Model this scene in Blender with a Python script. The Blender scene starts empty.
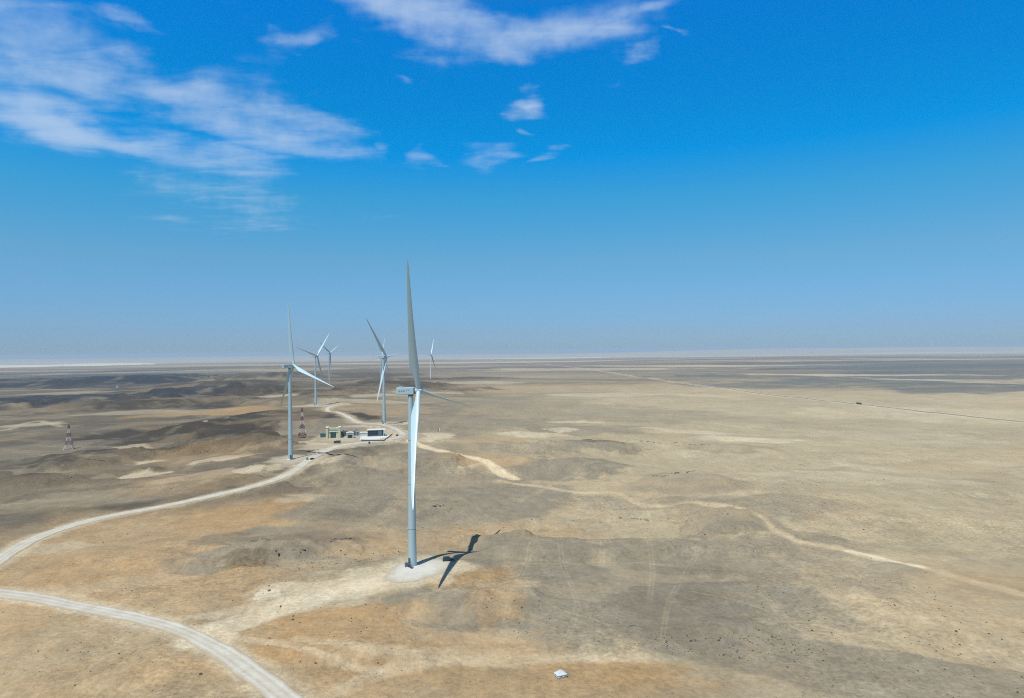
import bpy, bmesh, math, random
import numpy as np
from mathutils import Vector, Matrix
from math import sin, cos, pi, radians, atan, atan2, sqrt, hypot

random.seed(7)
S = bpy.context.scene
S.render.engine = 'CYCLES'
COL = S.collection

# ------------------------------------------------------------------ camera
CAM_H, FOC = 109.5, 683.0                 # metres above the pad, focal length in pixels
PITCH, ROLL = atan(3 / FOC), radians(0.65)
cd = bpy.data.cameras.new('camera')
cd.sensor_width = 36.0
cd.lens = 36.0 * FOC / 1024.0
cd.clip_start, cd.clip_end = 1.0, 200000.0
cam = bpy.data.objects.new('camera', cd)
COL.objects.link(cam)
cam.matrix_world = (Matrix.Translation((0, 0, CAM_H)) @ Matrix.Rotation(pi / 2 + PITCH, 4, 'X')
                    @ Matrix.Rotation(-ROLL, 4, 'Z'))
S.camera = cam

# ------------------------------------------------------------------ sky, sun, exposure
SUN = Vector((-0.212, -0.326, 0.90)).normalized()
S.view_settings.view_transform = 'Standard'
S.view_settings.look = 'None'
S.view_settings.gamma = 1.0
S.view_settings.exposure = 0.0
SUN_STRENGTH, SKY_STRENGTH = 4.8, 0.10
HAZE_DENSITY = 4.4e-5
S.cycles.pixel_filter_type = 'BLACKMAN_HARRIS'
S.cycles.filter_width = 1.05                  # a crisp, sharpened picture like the drone's
S.cycles.use_denoising = False

ld = bpy.data.lights.new('sun', 'SUN')
ld.energy, ld.angle, ld.color = SUN_STRENGTH, radians(0.5), (1.0, 0.965, 0.91)
sun = bpy.data.objects.new('sun', ld)
COL.objects.link(sun)
sun.rotation_euler = SUN.to_track_quat('Z', 'Y').to_euler()
sun.location = (-200, -300, 800)


def ray(px, py):
    xr, yr = px - 512.0, py - 349.0
    x = xr * cos(ROLL) - yr * sin(ROLL)
    y = xr * sin(ROLL) + yr * cos(ROLL)
    a, b, c = x / FOC, 1.0, -y / FOC
    return (a, b * cos(PITCH) - c * sin(PITCH), b * sin(PITCH) + c * cos(PITCH))


W = bpy.data.worlds.new('World')
S.world = W
W.use_nodes = True
nt = W.node_tree
nt.nodes.clear()


def N(tree, kind, **kw):
    n = tree.nodes.new(kind)
    for k, v in kw.items():
        setattr(n, k, v)
    return n


def math_node(tree, op, a, b=None, c=None, clamp=False):
    n = N(tree, 'ShaderNodeMath', operation=op, use_clamp=clamp)
    for i, v in enumerate((a, b, c)):
        if v is None:
            continue
        if isinstance(v, (int, float)):
            n.inputs[i].default_value = v
        else:
            tree.links.new(v, n.inputs[i])
    return n.outputs[0]


def build_world():
    L = nt.links.new
    sky = N(nt, 'ShaderNodeTexSky', sky_type='NISHITA', sun_disc=False)
    sky.sun_elevation = math.asin(SUN.z)
    sky.sun_rotation = atan2(SUN.x, SUN.y) % (2 * pi)
    sky.altitude, sky.air_density, sky.dust_density, sky.ozone_density = 300, 1.0, 0.3, 2.2
    # the clear, polarised blue of the dry air: a tint that follows the height above the horizon; whitened above the frame to add neutral fill in shadows
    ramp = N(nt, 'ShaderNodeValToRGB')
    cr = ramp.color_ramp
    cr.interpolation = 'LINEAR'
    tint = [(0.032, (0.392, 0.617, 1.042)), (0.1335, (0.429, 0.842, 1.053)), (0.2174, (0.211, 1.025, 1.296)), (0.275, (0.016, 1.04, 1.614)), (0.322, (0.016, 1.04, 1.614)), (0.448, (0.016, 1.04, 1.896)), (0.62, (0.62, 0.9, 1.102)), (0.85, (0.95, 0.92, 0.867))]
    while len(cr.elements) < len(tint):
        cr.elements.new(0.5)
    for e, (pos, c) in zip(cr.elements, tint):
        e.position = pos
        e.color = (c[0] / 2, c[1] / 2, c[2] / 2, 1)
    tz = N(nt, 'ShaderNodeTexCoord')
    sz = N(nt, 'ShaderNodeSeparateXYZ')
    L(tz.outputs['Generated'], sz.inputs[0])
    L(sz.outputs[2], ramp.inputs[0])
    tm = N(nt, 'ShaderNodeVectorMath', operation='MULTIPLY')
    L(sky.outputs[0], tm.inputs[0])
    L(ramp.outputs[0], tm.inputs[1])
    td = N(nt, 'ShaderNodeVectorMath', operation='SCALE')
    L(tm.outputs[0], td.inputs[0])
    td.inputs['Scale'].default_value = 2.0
    tc = N(nt, 'ShaderNodeTexCoord')
    sep = N(nt, 'ShaderNodeSeparateXYZ')
    L(tc.outputs['Generated'], sep.inputs[0])
    zc = math_node(nt, 'MAXIMUM', sep.outputs[2], 0.03)
    cmb = N(nt, 'ShaderNodeCombineXYZ')
    L(math_node(nt, 'DIVIDE', sep.outputs[0], zc), cmb.inputs[0])
    L(math_node(nt, 'DIVIDE', sep.outputs[1], zc), cmb.inputs[1])
    p0 = cmb.outputs[0]                                   # a cloud layer seen as a level sheet one unit up
    # warp
    w = N(nt, 'ShaderNodeTexNoise')
    w.inputs['Scale'].default_value = 2.1
    w.inputs['Detail'].default_value = 6
    L(p0, w.inputs['Vector'])
    ws = N(nt, 'ShaderNodeVectorMath', operation='SUBTRACT')
    L(w.outputs['Color'], ws.inputs[0])
    ws.inputs[1].default_value = (0.5, 0.5, 0.5)
    wm = N(nt, 'ShaderNodeVectorMath', operation='MULTIPLY')
    L(ws.outputs[0], wm.inputs[0])
    wm.inputs[1].default_value = (0.7, 1.0, 0)
    wa = N(nt, 'ShaderNodeVectorMath', operation='ADD')
    L(p0, wa.inputs[0])
    L(wm.outputs[0], wa.inputs[1])
    p = wa.outputs[0]
    # patches of cloud: centre, half axes and tilt of each in frame pixels
    blobs = [
        (50, 58, 120, 42, 22, 1.0), (20, 112, 66, 26, 12, .85), (150, 84, 115, 24, 20, 1.0), (250, 118, 110, 27, 18, 1.0),
        (110, 140, 70, 20, 8, 1.0), (25, 20, 80, 34, 14, .8), (200, 152, 110, 24, 6, .8), (315, 128, 45, 16, 8, .8),
        (110, 17, 42, 10, 16, .7), (290, 45, 34, 16, -12, .75), (262, 70, 26, 8, 12, .35),
        (430, 14, 105, 30, 10, 1.0), (545, 28, 95, 34, -4, 1.1), (600, 42, 50, 16, 0, .9), (655, 8, 32, 16, -25, .8),
        (678, 42, 12, 4, 0, .5),
        (517, 101, 24, 11, -4, .95), (414, 156, 20, 11, -28, .65), (492, 159, 32, 11, -12, .65), (547, 157, 12, 7, -25, .6),
        (531, 127, 7, 4, 0, .45), (362, 145, 11, 7, -10, .5), (560, 141, 6, 4, 0, .35), (412, 75, 8, 5, 0, .35),
        (200, -260, 300, 110, 10, .8), (640, -420, 340, 120, -6, .8), (1000, -250, 160, 60, 8, .5),  # unseen clouds above the frame, added for neutral fill light
        (235, 195, 90, 18, 4, .42), (250, 222, 90, 12, 0, .34), (225, 170, 80, 18, 4, .55), (330, 215, 60, 8, 0, .25),
    ]
    acc = None
    for cx, cy, rx, ry, tilt, st in blobs:
        pts = []
        t = radians(tilt)
        for k in range(24):
            a = 2 * pi * k / 24
            ex, ey = rx * cos(a), ry * sin(a)
            d = ray(cx + ex * cos(t) - ey * sin(t), cy + ex * sin(t) + ey * cos(t))
            pts.append((d[0] / d[2], d[1] / d[2]))
        P = np.array(pts)
        c = P.mean(0)
        val, vec = np.linalg.eigh(np.cov((P - c).T) * 2)
        ang = atan2(vec[1, 1], vec[0, 1])
        mp = N(nt, 'ShaderNodeMapping', vector_type='TEXTURE')
        mp.inputs['Location'].default_value = (c[0], c[1], 0)
        mp.inputs['Rotation'].default_value = (0, 0, ang)
        mp.inputs['Scale'].default_value = (sqrt(val[1]), sqrt(max(val[0], 1e-6)), 1)
        L(p, mp.inputs['Vector'])
        ln = N(nt, 'ShaderNodeVectorMath', operation='LENGTH')
        L(mp.outputs[0], ln.inputs[0])
        mr = N(nt, 'ShaderNodeMapRange', interpolation_type='SMOOTHSTEP')
        mr.inputs['From Min'].default_value, mr.inputs['From Max'].default_value = 1.75, 0.0
        mr.inputs['To Min'].default_value, mr.inputs['To Max'].default_value = 0, st
        L(ln.outputs['Value'], mr.inputs['Value'])
        acc = mr.outputs[0] if acc is None else math_node(nt, 'MAXIMUM', acc, mr.outputs[0])
    # texture of the cloud: long streaks plus small ripples
    st = N(nt, 'ShaderNodeMapping')
    st.inputs['Rotation'].default_value = (0, 0, radians(24))
    st.inputs['Scale'].default_value = (1.0, 1.9, 1)
    L(p0, st.inputs['Vector'])
    n1 = N(nt, 'ShaderNodeTexNoise')
    n1.inputs['Scale'].default_value, n1.inputs['Detail'].default_value = 2.6, 12
    n1.inputs['Roughness'].default_value = 0.56
    n1.inputs['Distortion'].default_value = 0.5
    L(st.outputs[0], n1.inputs['Vector'])
    n2 = N(nt, 'ShaderNodeTexNoise')
    n2.inputs['Scale'].default_value, n2.inputs['Detail'].default_value = 9.0, 10
    n2.inputs['Roughness'].default_value = 0.6
    L(tc.outputs['Generated'], n2.inputs['Vector'])
    tex = math_node(nt, 'ADD', math_node(nt, 'MULTIPLY', n1.outputs['Fac'], 0.40), math_node(nt, 'MULTIPLY', n2.outputs['Fac'], 0.60))
    m = math_node(nt, 'ADD', math_node(nt, 'MULTIPLY', acc, 0.74), math_node(nt, 'MULTIPLY', tex, 2.1))
    cov = N(nt, 'ShaderNodeMapRange', interpolation_type='SMOOTHSTEP')
    cov.inputs['From Min'].default_value, cov.inputs['From Max'].default_value = 1.12, 2.02
    cov.inputs['To Max'].default_value = 0.80
    L(m, cov.inputs['Value'])
    gate = N(nt, 'ShaderNodeMapRange')
    gate.inputs['From Min'].default_value, gate.inputs['From Max'].default_value = 0.0, 0.22
    L(acc, gate.inputs['Value'])
    fac = math_node(nt, 'MULTIPLY', cov.outputs[0], gate.outputs[0])
    mix = N(nt, 'ShaderNodeMix', data_type='RGBA')
    L(fac, mix.inputs['Factor'])
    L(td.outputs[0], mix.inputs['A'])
    mix.inputs['B'].default_value = (4.6, 6.1, 8.2, 1)
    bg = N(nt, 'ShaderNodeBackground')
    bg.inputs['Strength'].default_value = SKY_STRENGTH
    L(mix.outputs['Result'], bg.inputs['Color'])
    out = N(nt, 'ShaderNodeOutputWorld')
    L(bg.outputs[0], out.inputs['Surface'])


build_world()


# ------------------------------------------------------------------ object helpers
def tag(o, label=None, cat=None, group=None, kind=None):
    if label: o['label'] = label
    if cat: o['category'] = cat
    if group: o['group'] = group
    if kind: o['kind'] = kind
    return o


def thing(name, label, cat, loc=(0, 0, 0), rz=0.0, group=None):
    o = bpy.data.objects.new(name, None)
    o.empty_display_size = 1.0
    COL.objects.link(o)
    o.location = loc
    o.rotation_euler = (0, 0, rz)
    return tag(o, label, cat, group)


def copy_tree(o, parent=None):
    c = o.copy()
    COL.objects.link(c)
    c.parent = parent
    for ch in o.children:
        copy_tree(ch, c)
    return c


class MB:
    """collects vertices and faces of ONE mesh"""
    def __init__(s):
        s.v, s.f, s.sm = [], [], []

    def add(s, vs, fs, smooth=False, M=None):
        o = len(s.v)
        for p in vs:
            s.v.append(tuple(M @ Vector(p)) if M is not None else tuple(p))
        for f in fs:
            s.f.append([i + o for i in f])
            s.sm.append(smooth)
        return s

    def box(s, x0, x1, y0, y1, z0, z1, b=0.0, M=None):
        if b <= 0:
            vs = [(x, y, z) for z in (z0, z1) for y in (y0, y1) for x in (x0, x1)]
            return s.add(vs, [(0, 2, 3, 1), (4, 5, 7, 6), (0, 1, 5, 4), (1, 3, 7, 5), (3, 2, 6, 7), (2, 0, 4, 6)], M=M)
        bm = bmesh.new()
        bmesh.ops.create_cube(bm, size=1)
        for v in bm.verts:
            v.co = ((x0 + x1) / 2 + v.co.x * (x1 - x0), (y0 + y1) / 2 + v.co.y * (y1 - y0), (z0 + z1) / 2 + v.co.z * (z1 - z0))
        bmesh.ops.bevel(bm, geom=list(bm.edges), offset=b, segments=2, affect='EDGES', profile=0.5)
        bm.verts.index_update()
        s.add([v.co.copy() for v in bm.verts], [[v.index for v in f.verts] for f in bm.faces], M=M)
        bm.free()
        return s

    def tube(s, p, q, r0, r1=None, n=12, caps=True, smooth=True, M=None):
        r1 = r0 if r1 is None else r1
        p, q = Vector(p), Vector(q)
        d = (q - p).normalized()
        a = d.orthogonal().normalized()
        b = d.cross(a)
        vs = []
        for c, r in ((p, r0), (q, r1)):
            for k in range(n):
                t = 2 * pi * k / n
                vs.append(c + (a * cos(t) + b * sin(t)) * r)
        s.add(vs, [(k, (k + 1) % n, n + (k + 1) % n, n + k) for k in range(n)], smooth, M)
        if caps:
            s.add(vs[:n], [list(range(n))[::-1]], False, M)
            s.add(vs[n:], [list(range(n))], False, M)
        return s

    def bar(s, p, q, w, M=None):
        return s.tube(p, q, w * 0.7, n=4, smooth=False, M=M)

    def lathe(s, prof, n=24, M=None, smooth=True):
        vs, fs = [], []
        for r, z in prof:
            for k in range(n):
                t = 2 * pi * k / n
                vs.append((r * cos(t), r * sin(t), z))
        for i in range(len(prof) - 1):
            for k in range(n):
                fs.append((i * n + k, i * n + (k + 1) % n, (i + 1) * n + (k + 1) % n, (i + 1) * n + k))
        s.add(vs, fs, smooth, M)
        return s

    def prism(s, poly, y0, y1, M=None):
        """polygon in x,z extruded along y"""
        n = len(poly)
        vs = [(x, y0, z) for x, z in poly] + [(x, y1, z) for x, z in poly]
        fs = [list(range(n)), list(range(n, 2 * n))[::-1]] + [(i, i + n, (i + 1) % n + n, (i + 1) % n) for i in range(n)]
        return s.add(vs, fs, M=M)

    def build(s, name, mat, parent=None, label=None, kind=None, loc=None, matrix=None):
        me = bpy.data.meshes.new(name)
        me.from_pydata(s.v, [], s.f)
        me.polygons.foreach_set('use_smooth', s.sm)
        bm = bmesh.new()
        bm.from_mesh(me)
        bmesh.ops.recalc_face_normals(bm, faces=bm.faces)
        bm.to_mesh(me)
        bm.free()
        me.materials.append(mat)
        o = bpy.data.objects.new(name, me)
        COL.objects.link(o)
        if parent: o.parent = parent
        if matrix is not None: o.matrix_local = matrix
        if loc is not None: o.location = loc
        if label: o['label'] = label
        if kind: o['kind'] = kind
        return o


def mat(name, rgb, rough=0.6, metal=0.0, spot=0.12, scale=1.5, dirt=None, bump=0.0, spec=0.5):
    m = bpy.data.materials.new(name)
    m.use_nodes = True
    t = m.node_tree
    b = t.nodes['Principled BSDF']
    L = t.links.new
    tc = N(t, 'ShaderNodeTexCoord')
    n = N(t, 'ShaderNodeTexNoise')
    n.inputs['Scale'].default_value, n.inputs['Detail'].default_value = scale, 6
    n.inputs['Roughness'].default_value = 0.6
    L(tc.outputs['Object'], n.inputs['Vector'])
    mr = N(t, 'ShaderNodeMapRange')
    mr.inputs['From Min'].default_value, mr.inputs['From Max'].default_value = 0.3, 0.7
    L(n.outputs['Fac'], mr.inputs['Value'])
    mx = N(t, 'ShaderNodeMix', data_type='RGBA')
    d = dirt or tuple(c * (1 - spot * 2) for c in rgb)
    mx.inputs['A'].default_value = (*rgb, 1)
    mx.inputs['B'].default_value = (*[a * (1 - spot * 2.5) + c * spot * 2.5 for a, c in zip(rgb, d)], 1) if dirt else (*d, 1)
    L(mr.outputs[0], mx.inputs['Factor'])
    L(mx.outputs['Result'], b.inputs['Base Color'])
    b.inputs['Roughness'].default_value = rough
    b.inputs['Metallic'].default_value = metal
    b.inputs['Specular IOR Level'].default_value = spec
    if bump:
        bp = N(t, 'ShaderNodeBump')
        bp.inputs['Strength'].default_value = bump
        bp.inputs['Distance'].default_value = 0.3
        L(n.outputs['Fac'], bp.inputs['Height'])
        L(bp.outputs[0], b.inputs['Normal'])
    return m


M_TOWER = mat('tower_paint', (0.38, 0.495, 0.51), 0.42, spot=0.03, scale=0.25, dirt=(0.32, 0.36, 0.35))
M_WHITEPAINT = mat('white_turbine_paint', (0.74, 0.76, 0.76), 0.4, spot=0.03, scale=0.25)
M_BLADE = mat('blade_gelcoat', (0.43, 0.57, 0.58), 0.36, spot=0.03, scale=0.15, dirt=(0.36, 0.42, 0.42))
M_DARKMETAL = mat('dark_steel', (0.10, 0.14, 0.16), 0.55, metal=0.3)
M_VENT = mat('vent_grey', (0.20, 0.27, 0.29), 0.6)
M_FLANGE = mat('flange_paint', (0.22, 0.31, 0.33), 0.5)
M_GLASS = mat('dark_glass', (0.02, 0.035, 0.04), 0.12, spot=0.0)
M_TYRE = mat('tyre_rubber', (0.018, 0.018, 0.018), 0.85)
M_RIM = mat('wheel_rim', (0.35, 0.36, 0.37), 0.35, metal=0.7)
M_RED = mat('mast_red', (0.25, 0.04, 0.03), 0.6, dirt=(0.3, 0.2, 0.15))
M_WHITE = mat('mast_white', (0.55, 0.55, 0.52), 0.6, dirt=(0.5, 0.42, 0.34))
M_PLASTER = mat('green_plaster', (0.58, 0.58, 0.34), 0.8, scale=0.4, dirt=(0.5, 0.48, 0.36))
M_TEAL = mat('teal_door_paint', (0.10, 0.22, 0.22), 0.5)
M_GREEN = mat('dark_green_paint', (0.045, 0.10, 0.085), 0.5, dirt=(0.2, 0.18, 0.13))
M_CONC = mat('white_concrete', (0.58, 0.58, 0.54), 0.85, scale=0.3, dirt=(0.5, 0.45, 0.37))
M_PANEL = mat('navy_cladding', (0.022, 0.034, 0.05), 0.35, spot=0.1)
M_GREYGREEN = mat('grey_green_sheet', (0.16, 0.22, 0.20), 0.6)
M_TARP = mat('white_tarpaulin', (0.50, 0.535, 0.52), 0.55, spot=0.06, scale=1.2, dirt=(0.6, 0.55, 0.45))
M_WOOD = mat('weathered_timber', (0.34, 0.25, 0.16), 0.85, scale=4)
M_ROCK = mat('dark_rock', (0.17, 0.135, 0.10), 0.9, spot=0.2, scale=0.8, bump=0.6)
M_SCRUB = mat('dry_scrub', (0.105, 0.092, 0.055), 0.95, spot=0.25, scale=2)
M_LAMP = mat('lamp_lens', (0.75, 0.75, 0.72), 0.2, spot=0.02)

# ------------------------------------------------------------------ terrain: heights
def sstep(a, b, x):
    t = np.clip((x - a) / (b - a), 0, 1)
    return t * t * (3 - 2 * t)


def vnoise(x, y, seed):
    xi, yi = np.floor(x), np.floor(y)
    fx, fy = x - xi, y - yi
    fx = fx * fx * fx * (fx * (fx * 6 - 15) + 10)
    fy = fy * fy * fy * (fy * (fy * 6 - 15) + 10)
    xi, yi = xi.astype(np.int64), yi.astype(np.int64)

    def hsh(a, b):
        n = ((a * 374761393 + b * 668265263 + seed * 974711) & 0xFFFFFFFF).astype(np.uint64)
        n = ((n ^ (n >> np.uint64(13))) * np.uint64(1274126177)) & np.uint64(0xFFFFFFFF)
        n = n ^ (n >> np.uint64(16))
        n = (n * np.uint64(2246822519)) & np.uint64(0xFFFFFFFF)
        n = n ^ (n >> np.uint64(15))
        return (n & np.uint64(0xFFFFFF)).astype(np.float64) / 0xFFFFFF
    a, b, c, d = hsh(xi, yi), hsh(xi + 1, yi), hsh(xi, yi + 1), hsh(xi + 1, yi + 1)
    return (a + (b - a) * fx + (c - a) * fy + (a - b - c + d) * fx * fy) * 2 - 1


def fbm(x, y, wl, octs, sp, seed, gain=0.5, ridged=False):
    out = np.zeros_like(x)
    amp = 1.0
    tot = 0.0
    ca, sa = cos(0.6), sin(0.6)
    px, py = x, y
    for k in range(octs):
        w = np.clip(wl / (2.0 * sp) - 0.6, 0, 1) if sp is not None else 1.0
        n = vnoise(px / wl, py / wl, seed + k * 17)
        if ridged:
            n = 1 - 2 * np.abs(n)
        out += amp * n * w
        tot += amp
        amp *= gain
        wl *= 0.5
        px, py = px * ca - py * sa + 37.1, px * sa + py * ca - 11.7
    return out / tot * 1.6


def grid_spacing(r):
    return np.clip(0.0025 * r * np.sqrt(np.maximum(r, 60) / 215.0), 0.0022 * r, 0.03 * r)


CTRL = [(-52, 351, 0), (-15, 440, -3.5), (60, 450, -3.5), (-20, 250, 0), (120, 260, -1), (-160, 300, 0), (-240, 380, 1), (250, 420, -3), (0, 500, 0), (200, 650, -2),
        (-214, 658, 8.5), (-130, 660, 4), (-330, 640, 3), (-174, 921, 13.8), (-150, 800, 9.3), (-220, 800, 9.0), (-100, 800, 9.0), (-358, 1241, 16.3), (-470, 776, 5),
        (-560, 2095, 23.9), (-302, 2525, 11.6), (-440, 2286, 7.4), (-230, 1050, 12), (50, 1000, 2), (400, 900, -2), (900, 1500, 0),
        (0, 1700, 4), (300, 3000, 0), (-1500, 2500, 4), (-700, 1300, 4), (1500, 4000, 0), (-3000, 6000, 0), (0, 9000, 0), (-100, 100, 0), (300, 150, 0)]


def h_base(x, y):
    num = np.zeros_like(x)
    den = np.zeros_like(x)
    for cx, cy, cz in CTRL:
        w = 1.0 / (((x - cx) ** 2 + (y - cy) ** 2) + 900.0) ** 1.6
        num += w * cz
        den += w
    return num / den


def unproj(px, py, z=0.0):
    d = ray(px, py)
    t = (z - CAM_H) / d[2]
    return d[0] * t, d[1] * t


def at_base(px, py):
    z = 0.0
    for _ in range(8):
        x, y = unproj(px, py, z)
        z = float(h_base(np.array([x]), np.array([y]))[0])
    return x, y


# low hills: picture position of the middle, half width and half depth, height in metres, bank sharpness
HILLS = [
    (245, 424, 95, 7, 11, .35), (205, 432, 50, 5, 7, .4), (330, 428, 30, 4, 3, .5), (140, 405, 75, 5, 13, .35), (60, 400, 55, 4, 12, .4), (165, 398, 40, 3, 10, .4),
    (250, 378.5, 28, 2.2, 22, .5), (262, 391, 30, 2.6, 14, .45), (190, 393, 38, 2.6, 13, .45), (70, 381, 85, 3.5, 16, .5),
    (20, 407, 26, 3, 8, .4), (330, 394, 30, 2.2, 10, .45), (215, 385, 30, 2, 12, .5), (130, 382, 50, 2, 12, .5), (295, 401, 28, 2.3, 9, .4), (360, 391, 22, 1.6, 9, .4), (400, 386, 40, 1.8, 12, .4),
    (210, 449, 62, 5, 6, .35), (110, 459, 75, 5, 5, .35), (40, 478, 75, 5, 4, .4), (265, 447, 30, 4, 5, .4), (340, 377, 60, 1.6, 14, .5), (460, 389, 38, 2, 7, .5), (400, 380, 80, 1.5, 9, .5),
    (600, 450, 46, 5, 5, .4), (520, 449, 45, 5, 4, .4), (575, 468, 55, 8, 4, .6), (470, 500, 70, 12, 3, .7), (420, 465, 40, 8, 5, .6), (340, 470, 45, 14, 3, .7), (580, 432, 60, 4, 4, .5),
    (310, 548, 55, 12, 3.0, .5), (235, 556, 50, 10, 2.2, .6), (595, 549, 125, 9, 4.2, .4), (720, 524, 42, 8, 3, .5), (745, 512, 70, 10, 3, .7), (440, 604, 55, 14, 1.8, .6), (740, 628, 38, 7, 1.6, .5),
    (490, 542, 46, 3.6, 3.8, .45), (400, 425, 26, 4, 3, .5), (360, 462, 40, 8, 3, .6), (500, 600, 60, 20, 1.2, .7), (690, 480, 50, 7, 2.5, .5), (730, 448, 45, 4, 3, .5),
    (840, 505, 90, 12, 1.6, .8), (900, 610, 90, 20, 1.5, .8), (100, 560, 90, 14, 1.5, .8), (110, 660, 110, 26, 1.6, .8), (380, 645, 80, 20, 1.5, .8)]


def ell(cx, cy, rx, ry):
    """a patch on the ground: world centre and half axes, turned to face down the line of sight"""
    x0, y0 = at_base(cx, cy)
    xa, ya = at_base(cx, cy - ry)
    xb, yb = at_base(cx, cy + ry)
    xc, yc = at_base(cx + rx, cy)
    mx, my = (xa + xb) / 2, (ya + yb) / 2
    return mx, my, max(hypot(xc - x0, yc - y0), 1), max(hypot(xa - xb, ya - yb) / 2, 1), atan2(mx, my)


HILLW = [(*ell(*h[:4]), h[4] * (1.55 if h[1] > 440 else 0.85), h[5]) for h in HILLS]


def ell_dist(x, y, e, seed, amt=0.45):
    """1 at the rim of a patch whose outline is broken up by noise; only near the patch"""
    mx, my, a, b, th = e[:5]
    R = max(a, b) * 2.2
    idx = np.nonzero((np.abs(x - mx) < R) & (np.abs(y - my) < R))[0]
    if len(idx) == 0:
        return idx, None
    dx, dy = x[idx] - mx, y[idx] - my
    u, v = dx * cos(th) - dy * sin(th), dx * sin(th) + dy * cos(th)
    wl = (a * b) ** 0.5 * 0.9
    n = fbm(u * (b / a) ** 0.5 + mx, v * (a / b) ** 0.5 + my, wl, 5, None, seed, 0.58)
    n2 = fbm(x[idx], y[idx], min(wl, 60.0), 3, None, seed + 91, 0.5)
    return idx, np.sqrt((u / a) ** 2 + (v / b) ** 2) + amt * n + amt * 0.35 * n2


def h_rough(x, y, sp=None):
    r = np.hypot(x, y)
    if sp is None:
        sp = grid_spacing(r)
    h = h_base(x, y)
    h = h + 3.0 * fbm(x, y, 260, 7, sp, 11, 0.5)
    h = h + sstep(1500, 900, r) * 1.1 * fbm(x, y, 85, 6, sp, 13, 0.5)
    left = sstep(100, -500, x) * sstep(500, 900, y)
    h = h + left * 5.0 * np.maximum(fbm(x, y, 420, 7, sp, 23, 0.5), -0.2)
    h = h + sstep(2500, 9000, r) * 7 * fbm(x, y, 2200, 6, sp, 31)
    rid = fbm(x, y, 150, 5, sp, 47, 0.5, True)
    h = h - 0.9 * np.clip(rid, 0, 1) ** 2
    rid3 = fbm(x, y, 95, 6, sp, 67, 0.6, True)
    h = h - sstep(1500, 900, r) * 0.8 * sstep(0.5, 1.0, rid3)
    for k, e in enumerate(HILLW):
        idx, d = ell_dist(x, y, e, 300 + k * 7, 0.55)
        if d is None:
            continue
        s = e[6]
        gl = fbm(x[idx], y[idx], 55, 4, sp[idx], 53, 0.55, True)
        h[idx] -= min(1.0, e[5] / 9) * 1.5 * np.clip(gl, 0, 1) * sstep(1.3, 0.8, d)
        h[idx] += e[5] * sstep(1 + s * 0.6, 1 - s, d) * (0.9 + 0.1 * np.cos(d * 3))
    # long low ridge on the horizon
    az = np.arctan2(x, y)
    ridge = sstep(0.0, 0.35, az) * sstep(16000, 22000, r) * sstep(34000, 26000, r)
    h = h + ridge * (95 + 35 * fbm(x, y, 5200, 5, sp, 71))
    ridge2 = sstep(0.1, -0.1, az) * sstep(24000, 30000, r) * sstep(42000, 36000, r)
    h = h + ridge2 * (45 + 20 * fbm(x, y, 5200, 5, sp, 73))
    return h


def first_hit(px, py, hf):
    d = ray(px, py)
    if d[2] > -1e-5:
        t = np.array([30000.0])
    else:
        tz = CAM_H / -d[2]
        t = np.linspace(0.72 * tz, min(1.12 * tz + 30, 45000), 700)
    x, y, z = d[0] * t, d[1] * t, CAM_H + d[2] * t
    h = hf(x, y)
    below = np.nonzero(z < h)[0]
    i = below[0] if len(below) else len(t) - 1
    return float(x[i]), float(y[i])


def smooth_line(P, step=6.0):
    """Catmull-Rom through the points, resampled to about one point per step"""
    P = np.array(P, float)
    P = np.vstack([2 * P[0] - P[1], P, 2 * P[-1] - P[-2]])
    out = []
    for i in range(1, len(P) - 2):
        a, b, c, d = P[i - 1], P[i], P[i + 1], P[i + 2]
        n = max(2, int(np.linalg.norm(c - b) / step))
        for k in range(n):
            t = k / n
            out.append(0.5 * ((2 * b) + (c - a) * t + (2 * a - 5 * b + 4 * c - d) * t * t + (3 * b - 3 * c + d - a) * t ** 3))
    out.append(P[-2])
    return np.array(out)


def px_line(pts, step=6.0):
    return smooth_line([at_base(*p) for p in pts], step)


def line_dist(x, y, L, reach):
    """distance to a polyline and the running index along it, for points within reach"""
    D = np.full(x.shape, 1e9)
    T = np.zeros(x.shape)
    for i in range(len(L) - 1):
        ax, ay = L[i]
        bx, by = L[i + 1]
        idx = np.nonzero((x > min(ax, bx) - reach) & (x < max(ax, bx) + reach) & (y > min(ay, by) - reach) & (y < max(ay, by) + reach))[0]
        if len(idx) == 0:
            continue
        dx, dy = bx - ax, by - ay
        t = np.clip(((x[idx] - ax) * dx + (y[idx] - ay) * dy) / (dx * dx + dy * dy + 1e-9), 0, 1)
        d = np.hypot(x[idx] - ax - t * dx, y[idx] - ay - t * dy)
        up = d < D[idx]
        D[idx[up]] = d[up]
        T[idx[up]] = i + t[up]
    return D, T


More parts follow.
